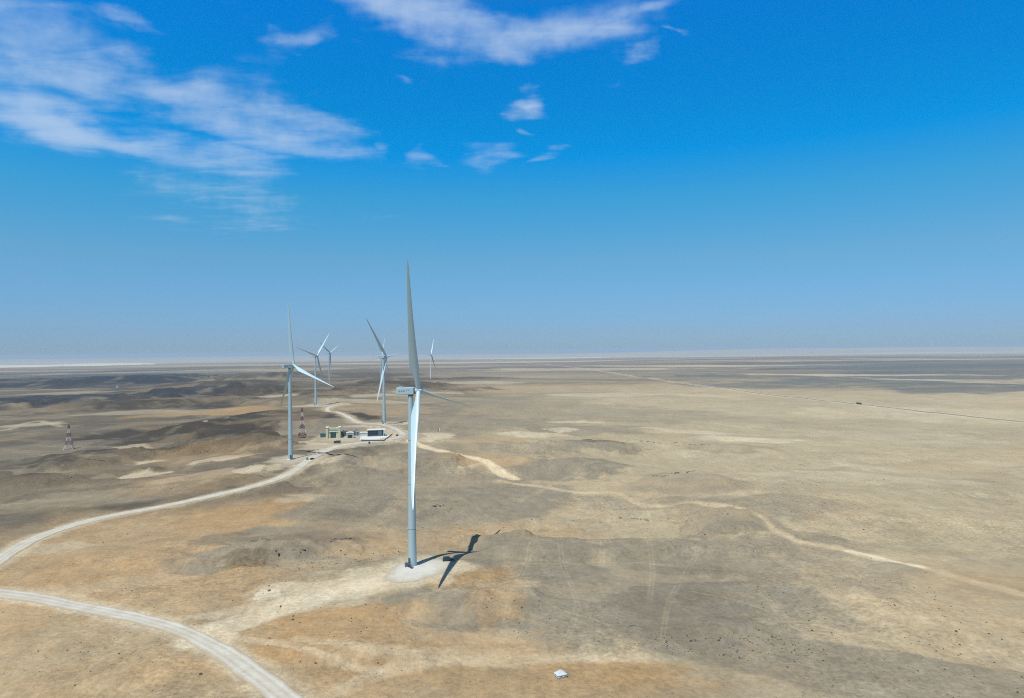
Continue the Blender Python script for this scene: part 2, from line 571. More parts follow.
ROADS = {   # centre line as measured, width in metres
    'lower': ([(310, 716), (285, 697), (262, 680), (240, 663), (218, 649), (195, 637), (165, 626), (130, 617), (90, 610), (50, 603), (0, 596), (-60, 590), (-130, 575)], 10.0),
    'upper': ([(-90, 600), (-40, 583), (0, 560), (18, 547), (40, 535), (72, 523), (105, 514), (150, 505.5), (200, 495.5), (240, 487), (270, 479), (292, 471), (310, 461.5), (324, 453), (340, 447.5), (362, 444.5), (384, 442.5), (402, 438)], 11.0),
    'north': ([(404, 437), (398, 431.5), (386, 427), (362, 422.5), (343, 419), (333, 414.5), (327, 410.5), (330, 408), (338, 406.4), (348, 405.6)], 13.0),
}
ROADL = {}
for k_, (pts_, w_) in ROADS.items():
    Lx = px_line(pts_)
    hz = h_rough(Lx[:, 0].copy(), Lx[:, 1].copy(), np.full(len(Lx), 30.0))
    kern = np.ones(9) / 9
    hz = np.convolve(np.pad(hz, 4, 'edge'), kern, 'valid')
    ROADL[k_] = (Lx, hz + 0.15, w_)

# level gravel stands: picture outline of each, and its level
PADS = {
    'front': ([(384, 577), (390, 569), (402, 562.5), (422, 559.6), (448, 560.5), (453, 565), (444, 573), (424, 580), (404, 584.5), (390, 583)], None),
    'second': ([(268, 462.5), (279, 458), (292, 456), (306, 456.5), (320, 456), (322, 459), (305, 463.5), (285, 466)], None),
    'third': ([(362, 425.5), (374, 423), (392, 422.6), (402, 424), (398, 427), (380, 427.6)], None),
    'fourth': ([(302, 405.5), (315, 404), (335, 404.6), (346, 405.6), (330, 407), (308, 407)], None),
    'compound': ([(312, 440.5), (322, 435.5), (345, 432), (380, 428.6), (402, 429), (421, 433.5), (421, 438), (405, 440.5), (380, 443), (345, 444.5), (322, 444)], None),
}
PADW = {}
for k_, (pts_, _) in PADS.items():
    Px = np.array([at_base(*p) for p in pts_])
    c = Px.mean(0)
    z = float(h_base(np.array([c[0]]), np.array([c[1]]))[0]) + 0.3
    PADW[k_] = (Px, c, z)


def poly_sdf(x, y, P):
    """signed distance to a polygon, negative inside"""
    d = np.full(x.shape, 1e9)
    ins = np.zeros(x.shape, bool)
    n = len(P)
    for i in range(n):
        ax, ay = P[i]
        bx, by = P[(i + 1) % n]
        dx, dy = bx - ax, by - ay
        t = np.clip(((x - ax) * dx + (y - ay) * dy) / (dx * dx + dy * dy), 0, 1)
        d = np.minimum(d, np.hypot(x - ax - t * dx, y - ay - t * dy))
        cnd = ((ay > y) != (by > y)) & (x < (bx - ax) * (y - ay) / (by - ay + 1e-12) + ax)
        ins ^= cnd
    return np.where(ins, -d, d)


def h_ground(x, y, sp=None):
    h = h_rough(x, y, sp)
    for Px, c, z in PADW.values():
        R = np.hypot(*(Px - c).T).max() + 45
        idx = np.nonzero(np.hypot(x - c[0], y - c[1]) < R)[0]
        if len(idx):
            s = poly_sdf(x[idx], y[idx], Px)
            w = sstep(26, 3, s)
            h[idx] = h[idx] * (1 - w) + z * w
    for Lx, hz, w_ in ROADL.values():
        D, T = line_dist(x, y, Lx, 30)
        idx = np.nonzero(D < 30)[0]
        if len(idx):
            zz = np.interp(T[idx], np.arange(len(hz)), hz)
            w = sstep(w_ / 2 + 14, w_ / 2 + 1.5, D[idx])
            # do not cut into the level stands
            h[idx] = h[idx] * (1 - w) + zz * w
    return h


def hz_(x, y):
    return float(h_ground(np.array([float(x)]), np.array([float(y)]))[0])


def at(px, py):
    x, y = first_hit(px, py, h_ground)
    return Vector((x, y, hz_(x, y)))


# ------------------------------------------------------------------ terrain: colours of the bare ground, far haze tinted in
SAND, TAN, PALE = (.425, .34, .245), (.452, .332, .215), (.60, .54, .45)
GRAV, HILL, ORAN = (.27, .247, .214), (.06, .053, .047), (.435, .298, .17)
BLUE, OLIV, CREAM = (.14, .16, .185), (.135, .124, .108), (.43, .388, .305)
SALT = (.62, .63, .64)
ALB = np.array((.81, .76, .605))                # all soils are tuned together
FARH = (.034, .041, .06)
PATCHES = [
    # the broad tones
    (CREAM, 800, 445, 330, 60, .85), (CREAM, 900, 500, 260, 50, .75), (CREAM, 640, 400, 260, 14, .5), (OLIV, 90, 470, 240, 45, .95), (OLIV, 30, 505, 130, 24, .7),
    (OLIV, 200, 390, 330, 22, .8), (GRAV, 520, 378, 260, 6, .45), (GRAV, 560, 415, 160, 10, .45), (SAND, 560, 388, 120, 4, .6),
    (TAN, 110, 640, 220, 80, .6), (TAN, 150, 550, 190, 50, .75), (TAN, 330, 660, 120, 50, .7), (TAN, 520, 672, 180, 30, .6), (CREAM, 70, 655, 110, 30, .35),
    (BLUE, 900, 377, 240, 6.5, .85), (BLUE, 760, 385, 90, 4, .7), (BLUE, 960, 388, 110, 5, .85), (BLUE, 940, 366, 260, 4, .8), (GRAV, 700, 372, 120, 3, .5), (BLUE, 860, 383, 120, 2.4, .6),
    (PALE, 860, 374.5, 120, .8, .7), (PALE, 700, 366, 140, 1.0, .5), (PALE, 940, 380, 70, .8, .5), (PALE, 600, 369, 120, 1.2, .5), (PALE, 640, 394, 90, 1.6, .4),
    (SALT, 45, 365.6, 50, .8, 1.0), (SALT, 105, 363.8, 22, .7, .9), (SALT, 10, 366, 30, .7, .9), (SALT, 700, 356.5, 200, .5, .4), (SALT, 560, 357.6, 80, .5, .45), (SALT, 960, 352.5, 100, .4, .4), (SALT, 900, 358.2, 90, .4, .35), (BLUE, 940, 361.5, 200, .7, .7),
    (PALE, 240, 371, 120, 1.4, .4), (PALE, 190, 384, 50, 1, .4), (PALE, 90, 392, 40, .8, .3), (PALE, 270, 397, 40, 1.2, .5), (PALE, 370, 396, 60, 2, .5), (PALE, 365, 402, 60, 1.4, .5), (PALE, 420, 392.5, 40, 1.4, .5), (PALE, 470, 383, 60, 1.4, .45), (SAND, 390, 412, 60, 8, .5),
    # dark low hills on the left
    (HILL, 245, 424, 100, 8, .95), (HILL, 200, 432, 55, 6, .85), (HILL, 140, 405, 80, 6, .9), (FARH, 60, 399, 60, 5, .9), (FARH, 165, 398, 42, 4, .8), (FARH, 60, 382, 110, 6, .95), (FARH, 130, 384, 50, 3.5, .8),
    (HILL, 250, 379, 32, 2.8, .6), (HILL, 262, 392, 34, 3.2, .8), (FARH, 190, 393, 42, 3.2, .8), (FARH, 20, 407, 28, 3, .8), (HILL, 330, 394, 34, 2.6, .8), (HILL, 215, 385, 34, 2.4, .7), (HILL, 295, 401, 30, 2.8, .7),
    (HILL, 210, 449, 68, 5, .8), (HILL, 110, 459, 80, 5.5, .6), (HILL, 40, 479, 85, 5, .55), (HILL, 265, 447, 34, 4, .7), (HILL, 360, 391, 26, 2, .7), (HILL, 400, 386.5, 46, 2.2, .7), (FARH, 340, 377, 66, 2, .55), (HILL, 460, 389, 40, 2, .6), (GRAV, 330, 428, 40, 6, .6),
    (GRAV, 110, 492, 90, 10, .8), (HILL, 120, 502, 45, 5, .45), (GRAV, 30, 450, 60, 8, .5), (BLUE, 100, 376, 160, 3, .6), (HILL, 400, 380, 90, 1.6, .5),
    (ORAN, 215, 412.5, 50, 2.2, .75), (PALE, 150, 413, 40, 2, .35), (PALE, 145, 462, 18, 1.4, .85), (PALE, 142, 472.5, 20, 2.0, .9), (PALE, 230, 458, 24, 2.4, .75), (PALE, 247, 469, 14, 2.4, .7), (PALE, 130, 447, 16, 2.6, .5), (PALE, 35, 424, 26, 1, .5), (PALE, 200, 475, 30, 3, .4),
    (ORAN, 240, 512, 70, 14, .65), (ORAN, 215, 530, 45, 9, .5), (ORAN, 300, 500, 40, 6, .45), (ORAN, 210, 455, 60, 8, .3), (ORAN, 180, 482, 70, 8, .35), (PALE, 305, 494, 28, 4, .5), (PALE, 60, 545, 30, 5, .4), (PALE, 120, 585, 60, 8, .25),
    # middle: dark gravel on the swells
    (GRAV, 240, 541, 48, 12, .95), (GRAV, 310, 543, 62, 18, .95), (GRAV, 350, 512, 75, 26, .85), (GRAV, 230, 556, 50, 10, .8), (HILL, 225, 540, 32, 6, .5), (HILL, 318, 538, 54, 9, .42), (HILL, 250, 560, 28, 5, .5), (HILL, 560, 470, 50, 6, .35), (HILL, 470, 500, 70, 10, .22), (HILL, 600, 545, 110, 6, .25), (HILL, 725, 524, 36, 6, .35), (HILL, 742, 630, 40, 6, .35), (HILL, 350, 515, 50, 12, .22), (HILL, 445, 604, 40, 10, .2),
    (GRAV, 470, 495, 90, 20, .9), (GRAV, 400, 500, 60, 26, .75), (GRAV, 575, 468, 60, 10, .95), (GRAV, 600, 449, 54, 6, .95), (HILL, 605, 445, 40, 3, .5), (GRAV, 520, 448, 50, 6, .8), (GRAV, 580, 431, 64, 5, .8), (GRAV, 450, 425, 70, 9, .7), (GRAV, 420, 462, 46, 9, .8), (GRAV, 345, 470, 48, 12, .5),
    (GRAV, 690, 482, 60, 8, .7), (GRAV, 745, 508, 85, 14, .75), (GRAV, 720, 525, 46, 9, .9), (GRAV, 735, 448, 50, 4, .7), (GRAV, 840, 425, 120, 8, .2), (GRAV, 490, 403, 70, 4, .4),
    (GRAV, 610, 562, 145, 24, .97), (HILL, 610, 541, 120, 4, .22), (GRAV, 620, 592, 125, 40, .95), (GRAV, 710, 592, 110, 44, .8), (GRAV, 445, 606, 60, 20, .9), (GRAV, 470, 545, 46, 8, .85), (GRAV, 440, 520, 60, 9, .5), (GRAV, 740, 629, 46, 9, .9), (GRAV, 860, 665, 200, 26, .8), (GRAV, 800, 580, 120, 40, .5), (GRAV, 620, 620, 90, 20, .7),
    (GRAV, 790, 545, 70, 14, .55), (OLIV, 690, 600, 60, 30, .3), (GRAV, 520, 500, 60, 10, .7), (GRAV, 625, 500, 60, 8, .5),
    (ORAN, 345, 625, 70, 20, .8), (ORAN, 465, 577, 42, 13, .8), (ORAN, 500, 600, 24, 26, .5), (ORAN, 620, 668, 80, 12, .7), (ORAN, 310, 650, 60, 20, .6), (ORAN, 470, 660, 120, 14, .45), (ORAN, 560, 685, 160, 14, .45), (ORAN, 985, 585, 50, 5, .3), (CREAM, 920, 425, 170, 16, .5), (PALE, 940, 415, 120, 7, .35), (PALE, 900, 436, 120, 4, .25),
    (ORAN, 110, 575, 70, 9, .35), (ORAN, 60, 570, 40, 9, .3), (TAN, 400, 545, 70, 12, .6), (TAN, 520, 530, 70, 9, .6), (TAN, 430, 645, 120, 14, .6), (TAN, 480, 462, 40, 5, .7), (TAN, 500, 442, 50, 4, .5),
    # washed sand and chalky scrapes
    (PALE, 535, 436, 34, 2.2, .9), (PALE, 560, 432, 18, 1.4, .7), (PALE, 575, 423, 28, 1.4, .7), (PALE, 690, 431, 48, 1.8, .8), (PALE, 745, 438, 42, 2.2, .8), (PALE, 835, 470, 34, 2.0, .6), (PALE, 1000, 461, 40, 2, .4), (PALE, 880, 465, 50, 2.4, .3),
    ((.72, .69, .62), 268, 592, 10, 5, .95), (PALE, 268, 590, 20, 7, .35), (PALE, 350, 586, 75, 10, .8), (PALE, 405, 573, 62, 12, .9), (PALE, 310, 600, 50, 8, .5), (CREAM, 640, 655, 60, 5, .4), (PALE, 420, 652, 90, 5, .25), (PALE, 860, 480, 120, 6, .25),
    (PALE, 400, 436, 38, 6, .9), (PALE, 345, 441, 55, 5, .75), (PALE, 330, 446, 40, 4, .6), (PALE, 300, 464, 40, 4, .6), (PALE, 385, 425, 30, 2.5, .6), (PALE, 320, 405.6, 30, 1.6, .7),
]
# worn ground along roads and wheel tracks: line, half width, softness, strength, colour
TRACKS = [
    (ROADS['lower'][0], 6.6, 3.5, .85, (.58, .52, .43)), (ROADS['upper'][0], 7.2, 4.5, .85, (.58, .52, .43)), (ROADS['north'][0], 8.0, 9, .7, (.55, .49, .39)),
    ([(196, 640), (222, 628), (250, 616), (290, 602), (335, 591), (385, 578), (410, 570)], 8.0, 3.0, 1.0, (.66, .60, .51)),
    ([(216, 645), (226, 632), (244, 622), (270, 612), (300, 603)], 4.5, 3.0, .9, (.63, .56, .46)),
    ([(150, 622), (190, 618), (245, 606), (300, 590), (345, 578), (395, 568)], 4.0, 4.0, .8, (.60, .53, .43)),
    ([(218, 638), (250, 640), (285, 645), (310, 654), (345, 664), (380, 668)], 1.8, 1.4, .85, (.60, .51, .40)),
    ([(330, 698), (345, 685), (375, 672), (420, 660), (480, 655), (560, 652), (640, 656)], 2.6, 3.0, .75, (.58, .50, .39)),
    ([(300, 640), (360, 650), (420, 654), (480, 652)], 2.0, 3.0, .6, (.58, .50, .39)),
    # the long pale track to the right
    ([(400, 437.5), (425, 447), (445, 453), (462, 457), (482, 461), (500, 470), (515, 476)], 4.5, 3.0, .97, (.68, .60, .48)),
    ([(462, 469), (480, 464), (492, 468), (512, 476)], 3.0, 2.5, .6, (.58, .5, .38)),
    ([(500, 478), (545, 484), (575, 488.5), (602, 489), (618, 489.5), (634, 497), (652, 501), (690, 505.5), (722, 511), (752, 517), (772, 528), (800, 540), (830, 546), (850, 551), (885, 560), (925, 570), (970, 583), (1030, 598)], 2.8, 3.6, .84, (.58, .49, .37)),
    ([(850, 551), (870, 556), (895, 563), (920, 569)], 2.4, 1.5, .9, (.72, .66, .56)),
    ([(845, 550), (862, 557), (885, 563)], 1.2, .8, .6, (.66, .6, .5)), ([(715, 509), (735, 512), (752, 517)], 2.4, 2, .6, (.62, .55, .44)),
    ([(320, 452), (345, 447), (380, 445), (400, 440)], 7, 6, .7, (.58, .53, .45)),
    # far desert highway verge
    ([(470, 357.4), (500, 360), (560, 366), (620, 374), (680, 382.5), (722, 389), (790, 396.7), (859, 404.3), (940, 412.2), (1024, 420.5), (1090, 427)], 12, 10, .75, (.60, .55, .47)),
    ([(640, 372), (760, 373.6), (880, 378), (1024, 384)], 14, 14, .5, (.58, .54, .5)),
    ([(60, 425), (40, 422), (22, 424), (8, 428), (-20, 430)], 4, 4, .6, (.5, .45, .38)), ([(205, 430), (208, 425), (216, 421), (228, 418)], 2.5, 2, .7, (.5, .45, .38)),
    ([(740, 430), (800, 437), (860, 447), (1024, 470)], 2, 3, .25, (.55, .5, .4)), ([(700, 452), (620, 460), (560, 478), (520, 500)], 2, 3, .3, (.5, .43, .33)),
]
for a_ in ([(515, 700), (500, 650), (505, 610), (520, 570), (540, 530)], [(563, 640), (575, 600), (560, 560), (556, 530)], [(640, 655), (600, 620), (540, 600), (500, 560)], [(500, 560), (620, 562), (720, 566), (800, 572)],
           [(660, 640), (668, 600), (690, 560), (700, 545)], [(720, 580), (735, 570), (760, 590), (775, 610)], [(430, 640), (400, 615), (380, 600), (385, 590)], [(455, 660), (440, 630), (470, 600), (500, 585)],
           [(250, 560), (275, 530), (300, 515), (330, 480)], [(180, 570), (210, 540), (235, 545)], [(320, 560), (345, 535), (370, 520), (400, 500)], [(300, 470), (330, 490), (380, 520), (400, 550)],
           [(700, 690), (660, 660), (600, 630), (560, 610)], [(880, 640), (800, 620), (740, 600), (690, 590)], [(20, 660), (60, 630), (70, 620)], [(60, 690), (120, 660), (180, 650), (215, 645)], [(800, 480), (860, 500), (960, 520)], [(430, 475), (460, 500), (500, 520), (560, 535)], [(590, 515), (600, 540), (600, 560)], [(640, 530), (650, 560), (648, 600)]):
    TRACKS.append((a_, .3, .55, .30, (.50, .43, .33)))
    TRACKS.append(([(p[0] + 3.6, p[1] + 0.4) for p in a_], .3, .55, .26, (.50, .43, .33)))


def ground_colour(x, y, sp):
    r = np.hypot(x, y)
    col = np.empty((len(x), 3))
    n1 = fbm(x, y, 1100, 8, sp, 101, 0.55)
    n2 = fbm(x, y, 240, 8, sp, 131, 0.6)
    n3 = fbm(x, y, 45, 6, sp, 151, 0.6)
    t = sstep(-0.5, 0.5, n1)[:, None]
    col[:] = np.array(SAND) * (1 - t) + np.array(CREAM) * t

    def over(c, w, idx=None):
        c = np.array(c)
        if idx is None:
            col[:] = col * (1 - w[:, None]) + c * w[:, None]
        else:
            col[idx] = col[idx] * (1 - w[:, None]) + c * w[:, None]
    over(TAN, 0.45 * sstep(0.0, 0.7, n2))
    over(GRAV, 0.40 * sstep(0.05, 0.6, fbm(x, y, 520, 8, sp, 181, 0.58)))
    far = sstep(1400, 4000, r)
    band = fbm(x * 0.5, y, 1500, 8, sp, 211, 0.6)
    over((.22, .21, .215), far * 0.75)  # soil greyed with distance, imitating haze in its colour
    over((.44, .46, .49), 0.8 * sstep(8500, 14000, r))  # pale playa, with distance haze mixed into the colour
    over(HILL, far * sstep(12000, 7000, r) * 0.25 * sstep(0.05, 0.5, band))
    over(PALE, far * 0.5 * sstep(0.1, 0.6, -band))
    over((.165, .15, .132), sstep(20, -160, x + 0.0 * y) * sstep(540, 760, r) * sstep(3600, 2400, r) * np.clip(0.8 + 0.4 * n2, 0, 1))
    lm = sstep(120, -120, x) * sstep(620, 900, r) * sstep(2600, 1700, r)
    st2 = fbm(x * 0.4, y, 130, 7, sp, 251, 0.65)
    over(HILL, lm * 0.56 * sstep(0.08, 0.42, st2))
    over((.40, .35, .27), lm * 0.35 * sstep(0.2, 0.6, -st2))
    streak = fbm(x * 0.22, y, 420, 8, sp, 241, 0.62)
    over(FARH, sstep(900, 2600, r) * 0.55 * sstep(0.12, 0.55, streak))
    over(PALE, sstep(900, 2600, r) * 0.40 * sstep(0.15, 0.6, -streak))
    shape = [ell_dist(x, y, ell(*p[1:5]), 900 + 13 * k, 0.5) for k, p in enumerate(PATCHES)]
    for k, p in enumerate(PATCHES):                 # washed sandy rims round the foot of the swells, under the gravel itself
        idx, d = shape[k]
        if d is not None and p[0] in (GRAV, HILL) and p[2] > 440:
            g = fbm(x[idx], y[idx], 38, 6, sp[idx], 700 + k, 0.62)
            over((.47, .40, .30), 0.42 * sstep(0.86, 1.02, d) * sstep(1.30, 1.08, d) * np.clip(0.6 + 1.2 * g, 0, 1), idx)
    for k, p in enumerate(PATCHES):
        idx, d = shape[k]
        if d is None:
            continue
        soft = 0.5 if p[0] in (CREAM, OLIV, TAN) else (0.35 if p[0] == ORAN else (0.13 if p[0] == GRAV else 0.22))
        w = p[5] * sstep(1 + soft, 1 - soft, d)
        if p[0] in (GRAV, HILL):
            g = fbm(x[idx], y[idx], 38, 6, sp[idx], 700 + k, 0.62)
            w = w * np.clip(1.08 + 0.30 * g, 0.55, 1)
        over(p[0], w, idx)
    # sandy runnels between the gravel swells
    rid = fbm(x, y, 170, 7, sp, 47, 0.55, True)
    over(SAND, 0.26 * sstep(0.5, 0.95, rid))
    rid2 = fbm(x, y, 60, 5, sp, 61, 0.55, True)
    over((.46, .385, .28), 0.18 * sstep(0.6, 1.0, rid2))
    rid3 = fbm(x, y, 95, 6, sp, 67, 0.6, True)
    near = sstep(1100, 700, r)
    over((.50, .43, .33), near * 0.28 * sstep(0.76, 0.98, rid3))
    over((.22, .185, .15), near * 0.16 * sstep(0.35, 0.75, fbm(x, y, 26, 6, sp, 83, 0.65)))
    for pts, hw, soft, stg, c in TRACKS:
        Lx = px_line(pts, 8.0)
        D, T = line_dist(x, y, Lx, hw + soft * 2.5)
        idx = np.nonzero(D < hw + soft * 2)[0]
        if len(idx):
            nn = fbm(x[idx], y[idx], 14, 4, None, 333, 0.6)
            over(c, stg * sstep(hw + soft, hw - soft * 0.4, D[idx] + nn * soft * 0.7) * np.clip((0.85 if stg < 0.9 else 1.1) + 0.45 * nn, 0, 1), idx)
    for Px, c, z in PADW.values():
        idx = np.nonzero(np.hypot(x - c[0], y - c[1]) < 220)[0]
        if len(idx):
            s = poly_sdf(x[idx], y[idx], Px) + 4 * fbm(x[idx], y[idx], 16, 4, None, 377)
            over((.55, .49, .40), .7 * sstep(9, -2, s), idx)
    m = 1 + 0.09 * n3 + 0.07 * n2 + 0.14 * fbm(x, y, 7, 4, sp, 171, 0.75)
    return np.clip(col * m[:, None] * ALB, 0.02, 0.9)


def build_ground():
    az = np.concatenate([np.radians(np.arange(-47, 47.01, 0.072)), np.radians(np.arange(50, 311, 4.0))])
    rs = [8, 30, 60, 85, 100]
    r = 115.0
    while r < 43000:
        rs.append(r)
        r += float(grid_spacing(np.array(r)))
    rs.append(43000.0)
    rs = np.array(rs)
    nA, nR = len(az), len(rs)
    A, R = np.meshgrid(az, rs)
    X, Y = (R * np.sin(A)).ravel(), (R * np.cos(A)).ravel()
    sp = np.maximum(grid_spacing(R.ravel()), 0.0013 * R.ravel())
    Z = h_ground(X, Y, sp)
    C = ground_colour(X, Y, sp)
    X, Y, Z = np.append(X, 0), np.append(Y, 0), np.append(Z, 0)
    C = np.vstack([C, SAND])
    i = np.arange(nR - 1)[:, None] * nA
    j = np.arange(nA)[None, :]
    j2 = (j + 1) % nA
    quads = np.stack([i + j, i + j2, i + nA + j2, i + nA + j], -1).reshape(-1, 4)[:, ::-1]
    tris = np.stack([np.full(nA, len(X) - 1), np.arange(nA), (np.arange(nA) + 1) % nA], -1)[:, ::-1]
    me = bpy.data.meshes.new('ground')
    me.vertices.add(len(X))
    me.vertices.foreach_set('co', np.stack([X, Y, Z], -1).astype(np.float32).ravel())
    nl = quads.size + tris.size
    me.loops.add(nl)
    me.loops.foreach_set('vertex_index', np.concatenate([quads.ravel(), tris.ravel()]).astype(np.int32))
    npoly = len(quads) + len(tris)
    me.polygons.add(npoly)
    st = np.concatenate([np.arange(len(quads)) * 4, quads.size + np.arange(len(tris)) * 3]).astype(np.int32)
    me.polygons.foreach_set('loop_start', st)
    me.polygons.foreach_set('use_smooth', np.ones(npoly, bool))
    me.update(calc_edges=True)
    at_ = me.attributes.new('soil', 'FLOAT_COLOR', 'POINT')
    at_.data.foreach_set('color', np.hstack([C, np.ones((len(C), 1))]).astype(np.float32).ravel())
    me.materials.append(ground_material())
    o = bpy.data.objects.new('ground', me)
    COL.objects.link(o)
    o['kind'] = 'structure'
    return float(Z.min()), float(Z.max())


def ground_material():
    m = bpy.data.materials.new('desert_soil')
    m.use_nodes = True
    t = m.node_tree
    L = t.links.new
    b = t.nodes['Principled BSDF']
    b.inputs['Roughness'].default_value = 0.95
    b.inputs['Specular IOR Level'].default_value = 0.15
    at_ = N(t, 'ShaderNodeAttribute', attribute_name='soil')
    tc = N(t, 'ShaderNodeTexCoord')

    def noise(scale, det, rough=0.6, dist=0.0, vec=None):
        n = N(t, 'ShaderNodeTexNoise')
        n.inputs['Scale'].default_value, n.inputs['Detail'].default_value = scale, det
        n.inputs['Roughness'].default_value, n.inputs['Distortion'].default_value = rough, dist
        L(vec or tc.outputs['Object'], n.inputs['Vector'])
        return n.outputs['Fac']
    # wind and water streaks
    mp = N(t, 'ShaderNodeMapping')
    mp.inputs['Rotation'].default_value = (0, 0, radians(35))
    mp.inputs['Scale'].default_value = (1, 0.22, 1)
    L(tc.outputs['Object'], mp.inputs['Vector'])
    a = noise(0.035, 9, 0.68)
    c = noise(0.5, 5, 0.7)
    s = noise(0.16, 6, 0.65, 0.6, mp.outputs[0])
    f = math_node(t, 'ADD', math_node(t, 'MULTIPLY', a, 0.38), math_node(t, 'MULTIPLY', c, 0.85))
    f = math_node(t, 'ADD', f, math_node(t, 'MULTIPLY', s, 0.30))
    mr = N(t, 'ShaderNodeMapRange')
    mr.inputs['From Min'].default_value, mr.inputs['From Max'].default_value = 0.49, 1.04
    mr.inputs['To Min'].default_value, mr.inputs['To Max'].default_value = 0.40, 1.60
    L(f, mr.inputs['Value'])
    # smooth sand in places, coarse in others
    rough = N(t, 'ShaderNodeMapRange')
    rough.inputs['From Min'].default_value, rough.inputs['From Max'].default_value = 0.38, 0.62
    rough.inputs['To Min'].default_value, rough.inputs['To Max'].default_value = 0.30, 0.85
    L(noise(0.011, 5, 0.6), rough.inputs['Value'])
    lev = math_node(t, 'ADD', math_node(t, 'MULTIPLY', math_node(t, 'SUBTRACT', mr.outputs[0], 1.0), rough.outputs[0]), 1.0)
    # scattered dark stones
    v = N(t, 'ShaderNodeTexVoronoi')
    v.inputs['Scale'].default_value = 0.34
    L(tc.outputs['Object'], v.inputs['Vector'])
    sz = math_node(t, 'MULTIPLY', noise(0.02, 4), 0.42)
    stone = math_node(t, 'LESS_THAN', v.outputs['Distance'], math_node(t, 'SUBTRACT', sz, 0.12))
    stm = math_node(t, 'SUBTRACT', 1.0, math_node(t, 'MULTIPLY', stone, 0.35))
    k = math_node(t, 'MULTIPLY', lev, stm)
    # warmer and greyer drifts
    hue = N(t, 'ShaderNodeMapRange')
    hue.inputs['From Min'].default_value, hue.inputs['From Max'].default_value = 0.35, 0.65
    L(noise(0.06, 7, 0.7), hue.inputs['Value'])
    tone = N(t, 'ShaderNodeMix', data_type='RGBA', blend_type='MULTIPLY')
    tone.inputs['Factor'].default_value = 1.0
    warm = N(t, 'ShaderNodeMix', data_type='RGBA')
    warm.inputs['A'].default_value, warm.inputs['B'].default_value = (0.97, 1.0, 1.03, 1), (1.03, 1.0, 0.95, 1)
    L(hue.outputs[0], warm.inputs['Factor'])
    L(at_.outputs['Color'], tone.inputs['A'])
    L(warm.outputs['Result'], tone.inputs['B'])
    vm = N(t, 'ShaderNodeVectorMath', operation='SCALE')
    L(tone.outputs['Result'], vm.inputs[0])
    L(k, vm.inputs['Scale'])
    L(vm.outputs[0], b.inputs['Base Color'])
    bp = N(t, 'ShaderNodeBump')
    bp.inputs['Strength'].default_value, bp.inputs['Distance'].default_value = 1.0, 1.1
    hgt = math_node(t, 'ADD', math_node(t, 'MULTIPLY', noise(0.09, 8, 0.65), 1.6), math_node(t, 'MULTIPLY', c, 0.5))
    L(hgt, bp.inputs['Height'])
    L(bp.outputs[0], b.inputs['Normal'])
    return m


ZMIN, ZMAX = build_ground()


# ------------------------------------------------------------------ haze over the plain
def build_haze():
    mb = MB()
    mb.box(-44000, 44000, -44000, 44000, ZMIN - 1.0, max(188.0, ZMAX + 3.0))
    m = bpy.data.materials.new('desert_haze')
    m.use_nodes = True
    t = m.node_tree
    t.nodes.clear()
    out = N(t, 'ShaderNodeOutputMaterial')
    v = N(t, 'ShaderNodeVolumePrincipled')
    v.inputs['Color'].default_value = (0.70, 0.86, 0.95, 1)
    v.inputs['Density'].default_value = HAZE_DENSITY
    v.inputs['Anisotropy'].default_value = 0.0
    t.links.new(v.outputs[0], out.inputs['Volume'])
    mb.build('haze', m, kind='stuff')


build_haze()


# ------------------------------------------------------------------ roads and gravel stands
def gravel_material(name, rgb, dark):
    m = bpy.data.materials.new(name)
    m.use_nodes = True
    t = m.node_tree
    L = t.links.new
    b = t.nodes['Principled BSDF']
    b.inputs['Roughness'].default_value = 0.95
    b.inputs['Specular IOR Level'].default_value = 0.15
    at_ = N(t, 'ShaderNodeAttribute', attribute_name='wear')
    tc = N(t, 'ShaderNodeTexCoord')
    n = N(t, 'ShaderNodeTexNoise')
    n.inputs['Scale'].default_value, n.inputs['Detail'].default_value, n.inputs['Roughness'].default_value = 0.12, 9, 0.68
    L(tc.outputs['Object'], n.inputs['Vector'])
    n2 = N(t, 'ShaderNodeTexNoise')
    n2.inputs['Scale'].default_value, n2.inputs['Detail'].default_value, n2.inputs['Roughness'].default_value = 0.9, 6, 0.7
    L(tc.outputs['Object'], n2.inputs['Vector'])
    f = math_node(t, 'ADD', math_node(t, 'MULTIPLY', n.outputs['Fac'], 1.7), at_.outputs['Fac'])
    f = math_node(t, 'ADD', f, math_node(t, 'MULTIPLY_ADD', n2.outputs['Fac'], 0.8, -0.5))
    mr = N(t, 'ShaderNodeMapRange')
    mr.inputs['From Min'].default_value, mr.inputs['From Max'].default_value = 0.55, 1.45
    L(f, mr.inputs['Value'])
    mx = N(t, 'ShaderNodeMix', data_type='RGBA')
    mx.inputs['A'].default_value, mx.inputs['B'].default_value = (*rgb, 1), (*dark, 1)
    L(mr.outputs[0], mx.inputs['Factor'])
    L(mx.outputs['Result'], b.inputs['Base Color'])
    return m


M_ROAD = gravel_material('pale_gravel', (.51, .495, .42), (.36, .31, .215))
M_ASPH = gravel_material('old_asphalt', (.15, .135, .115), (.26, .225, .17))


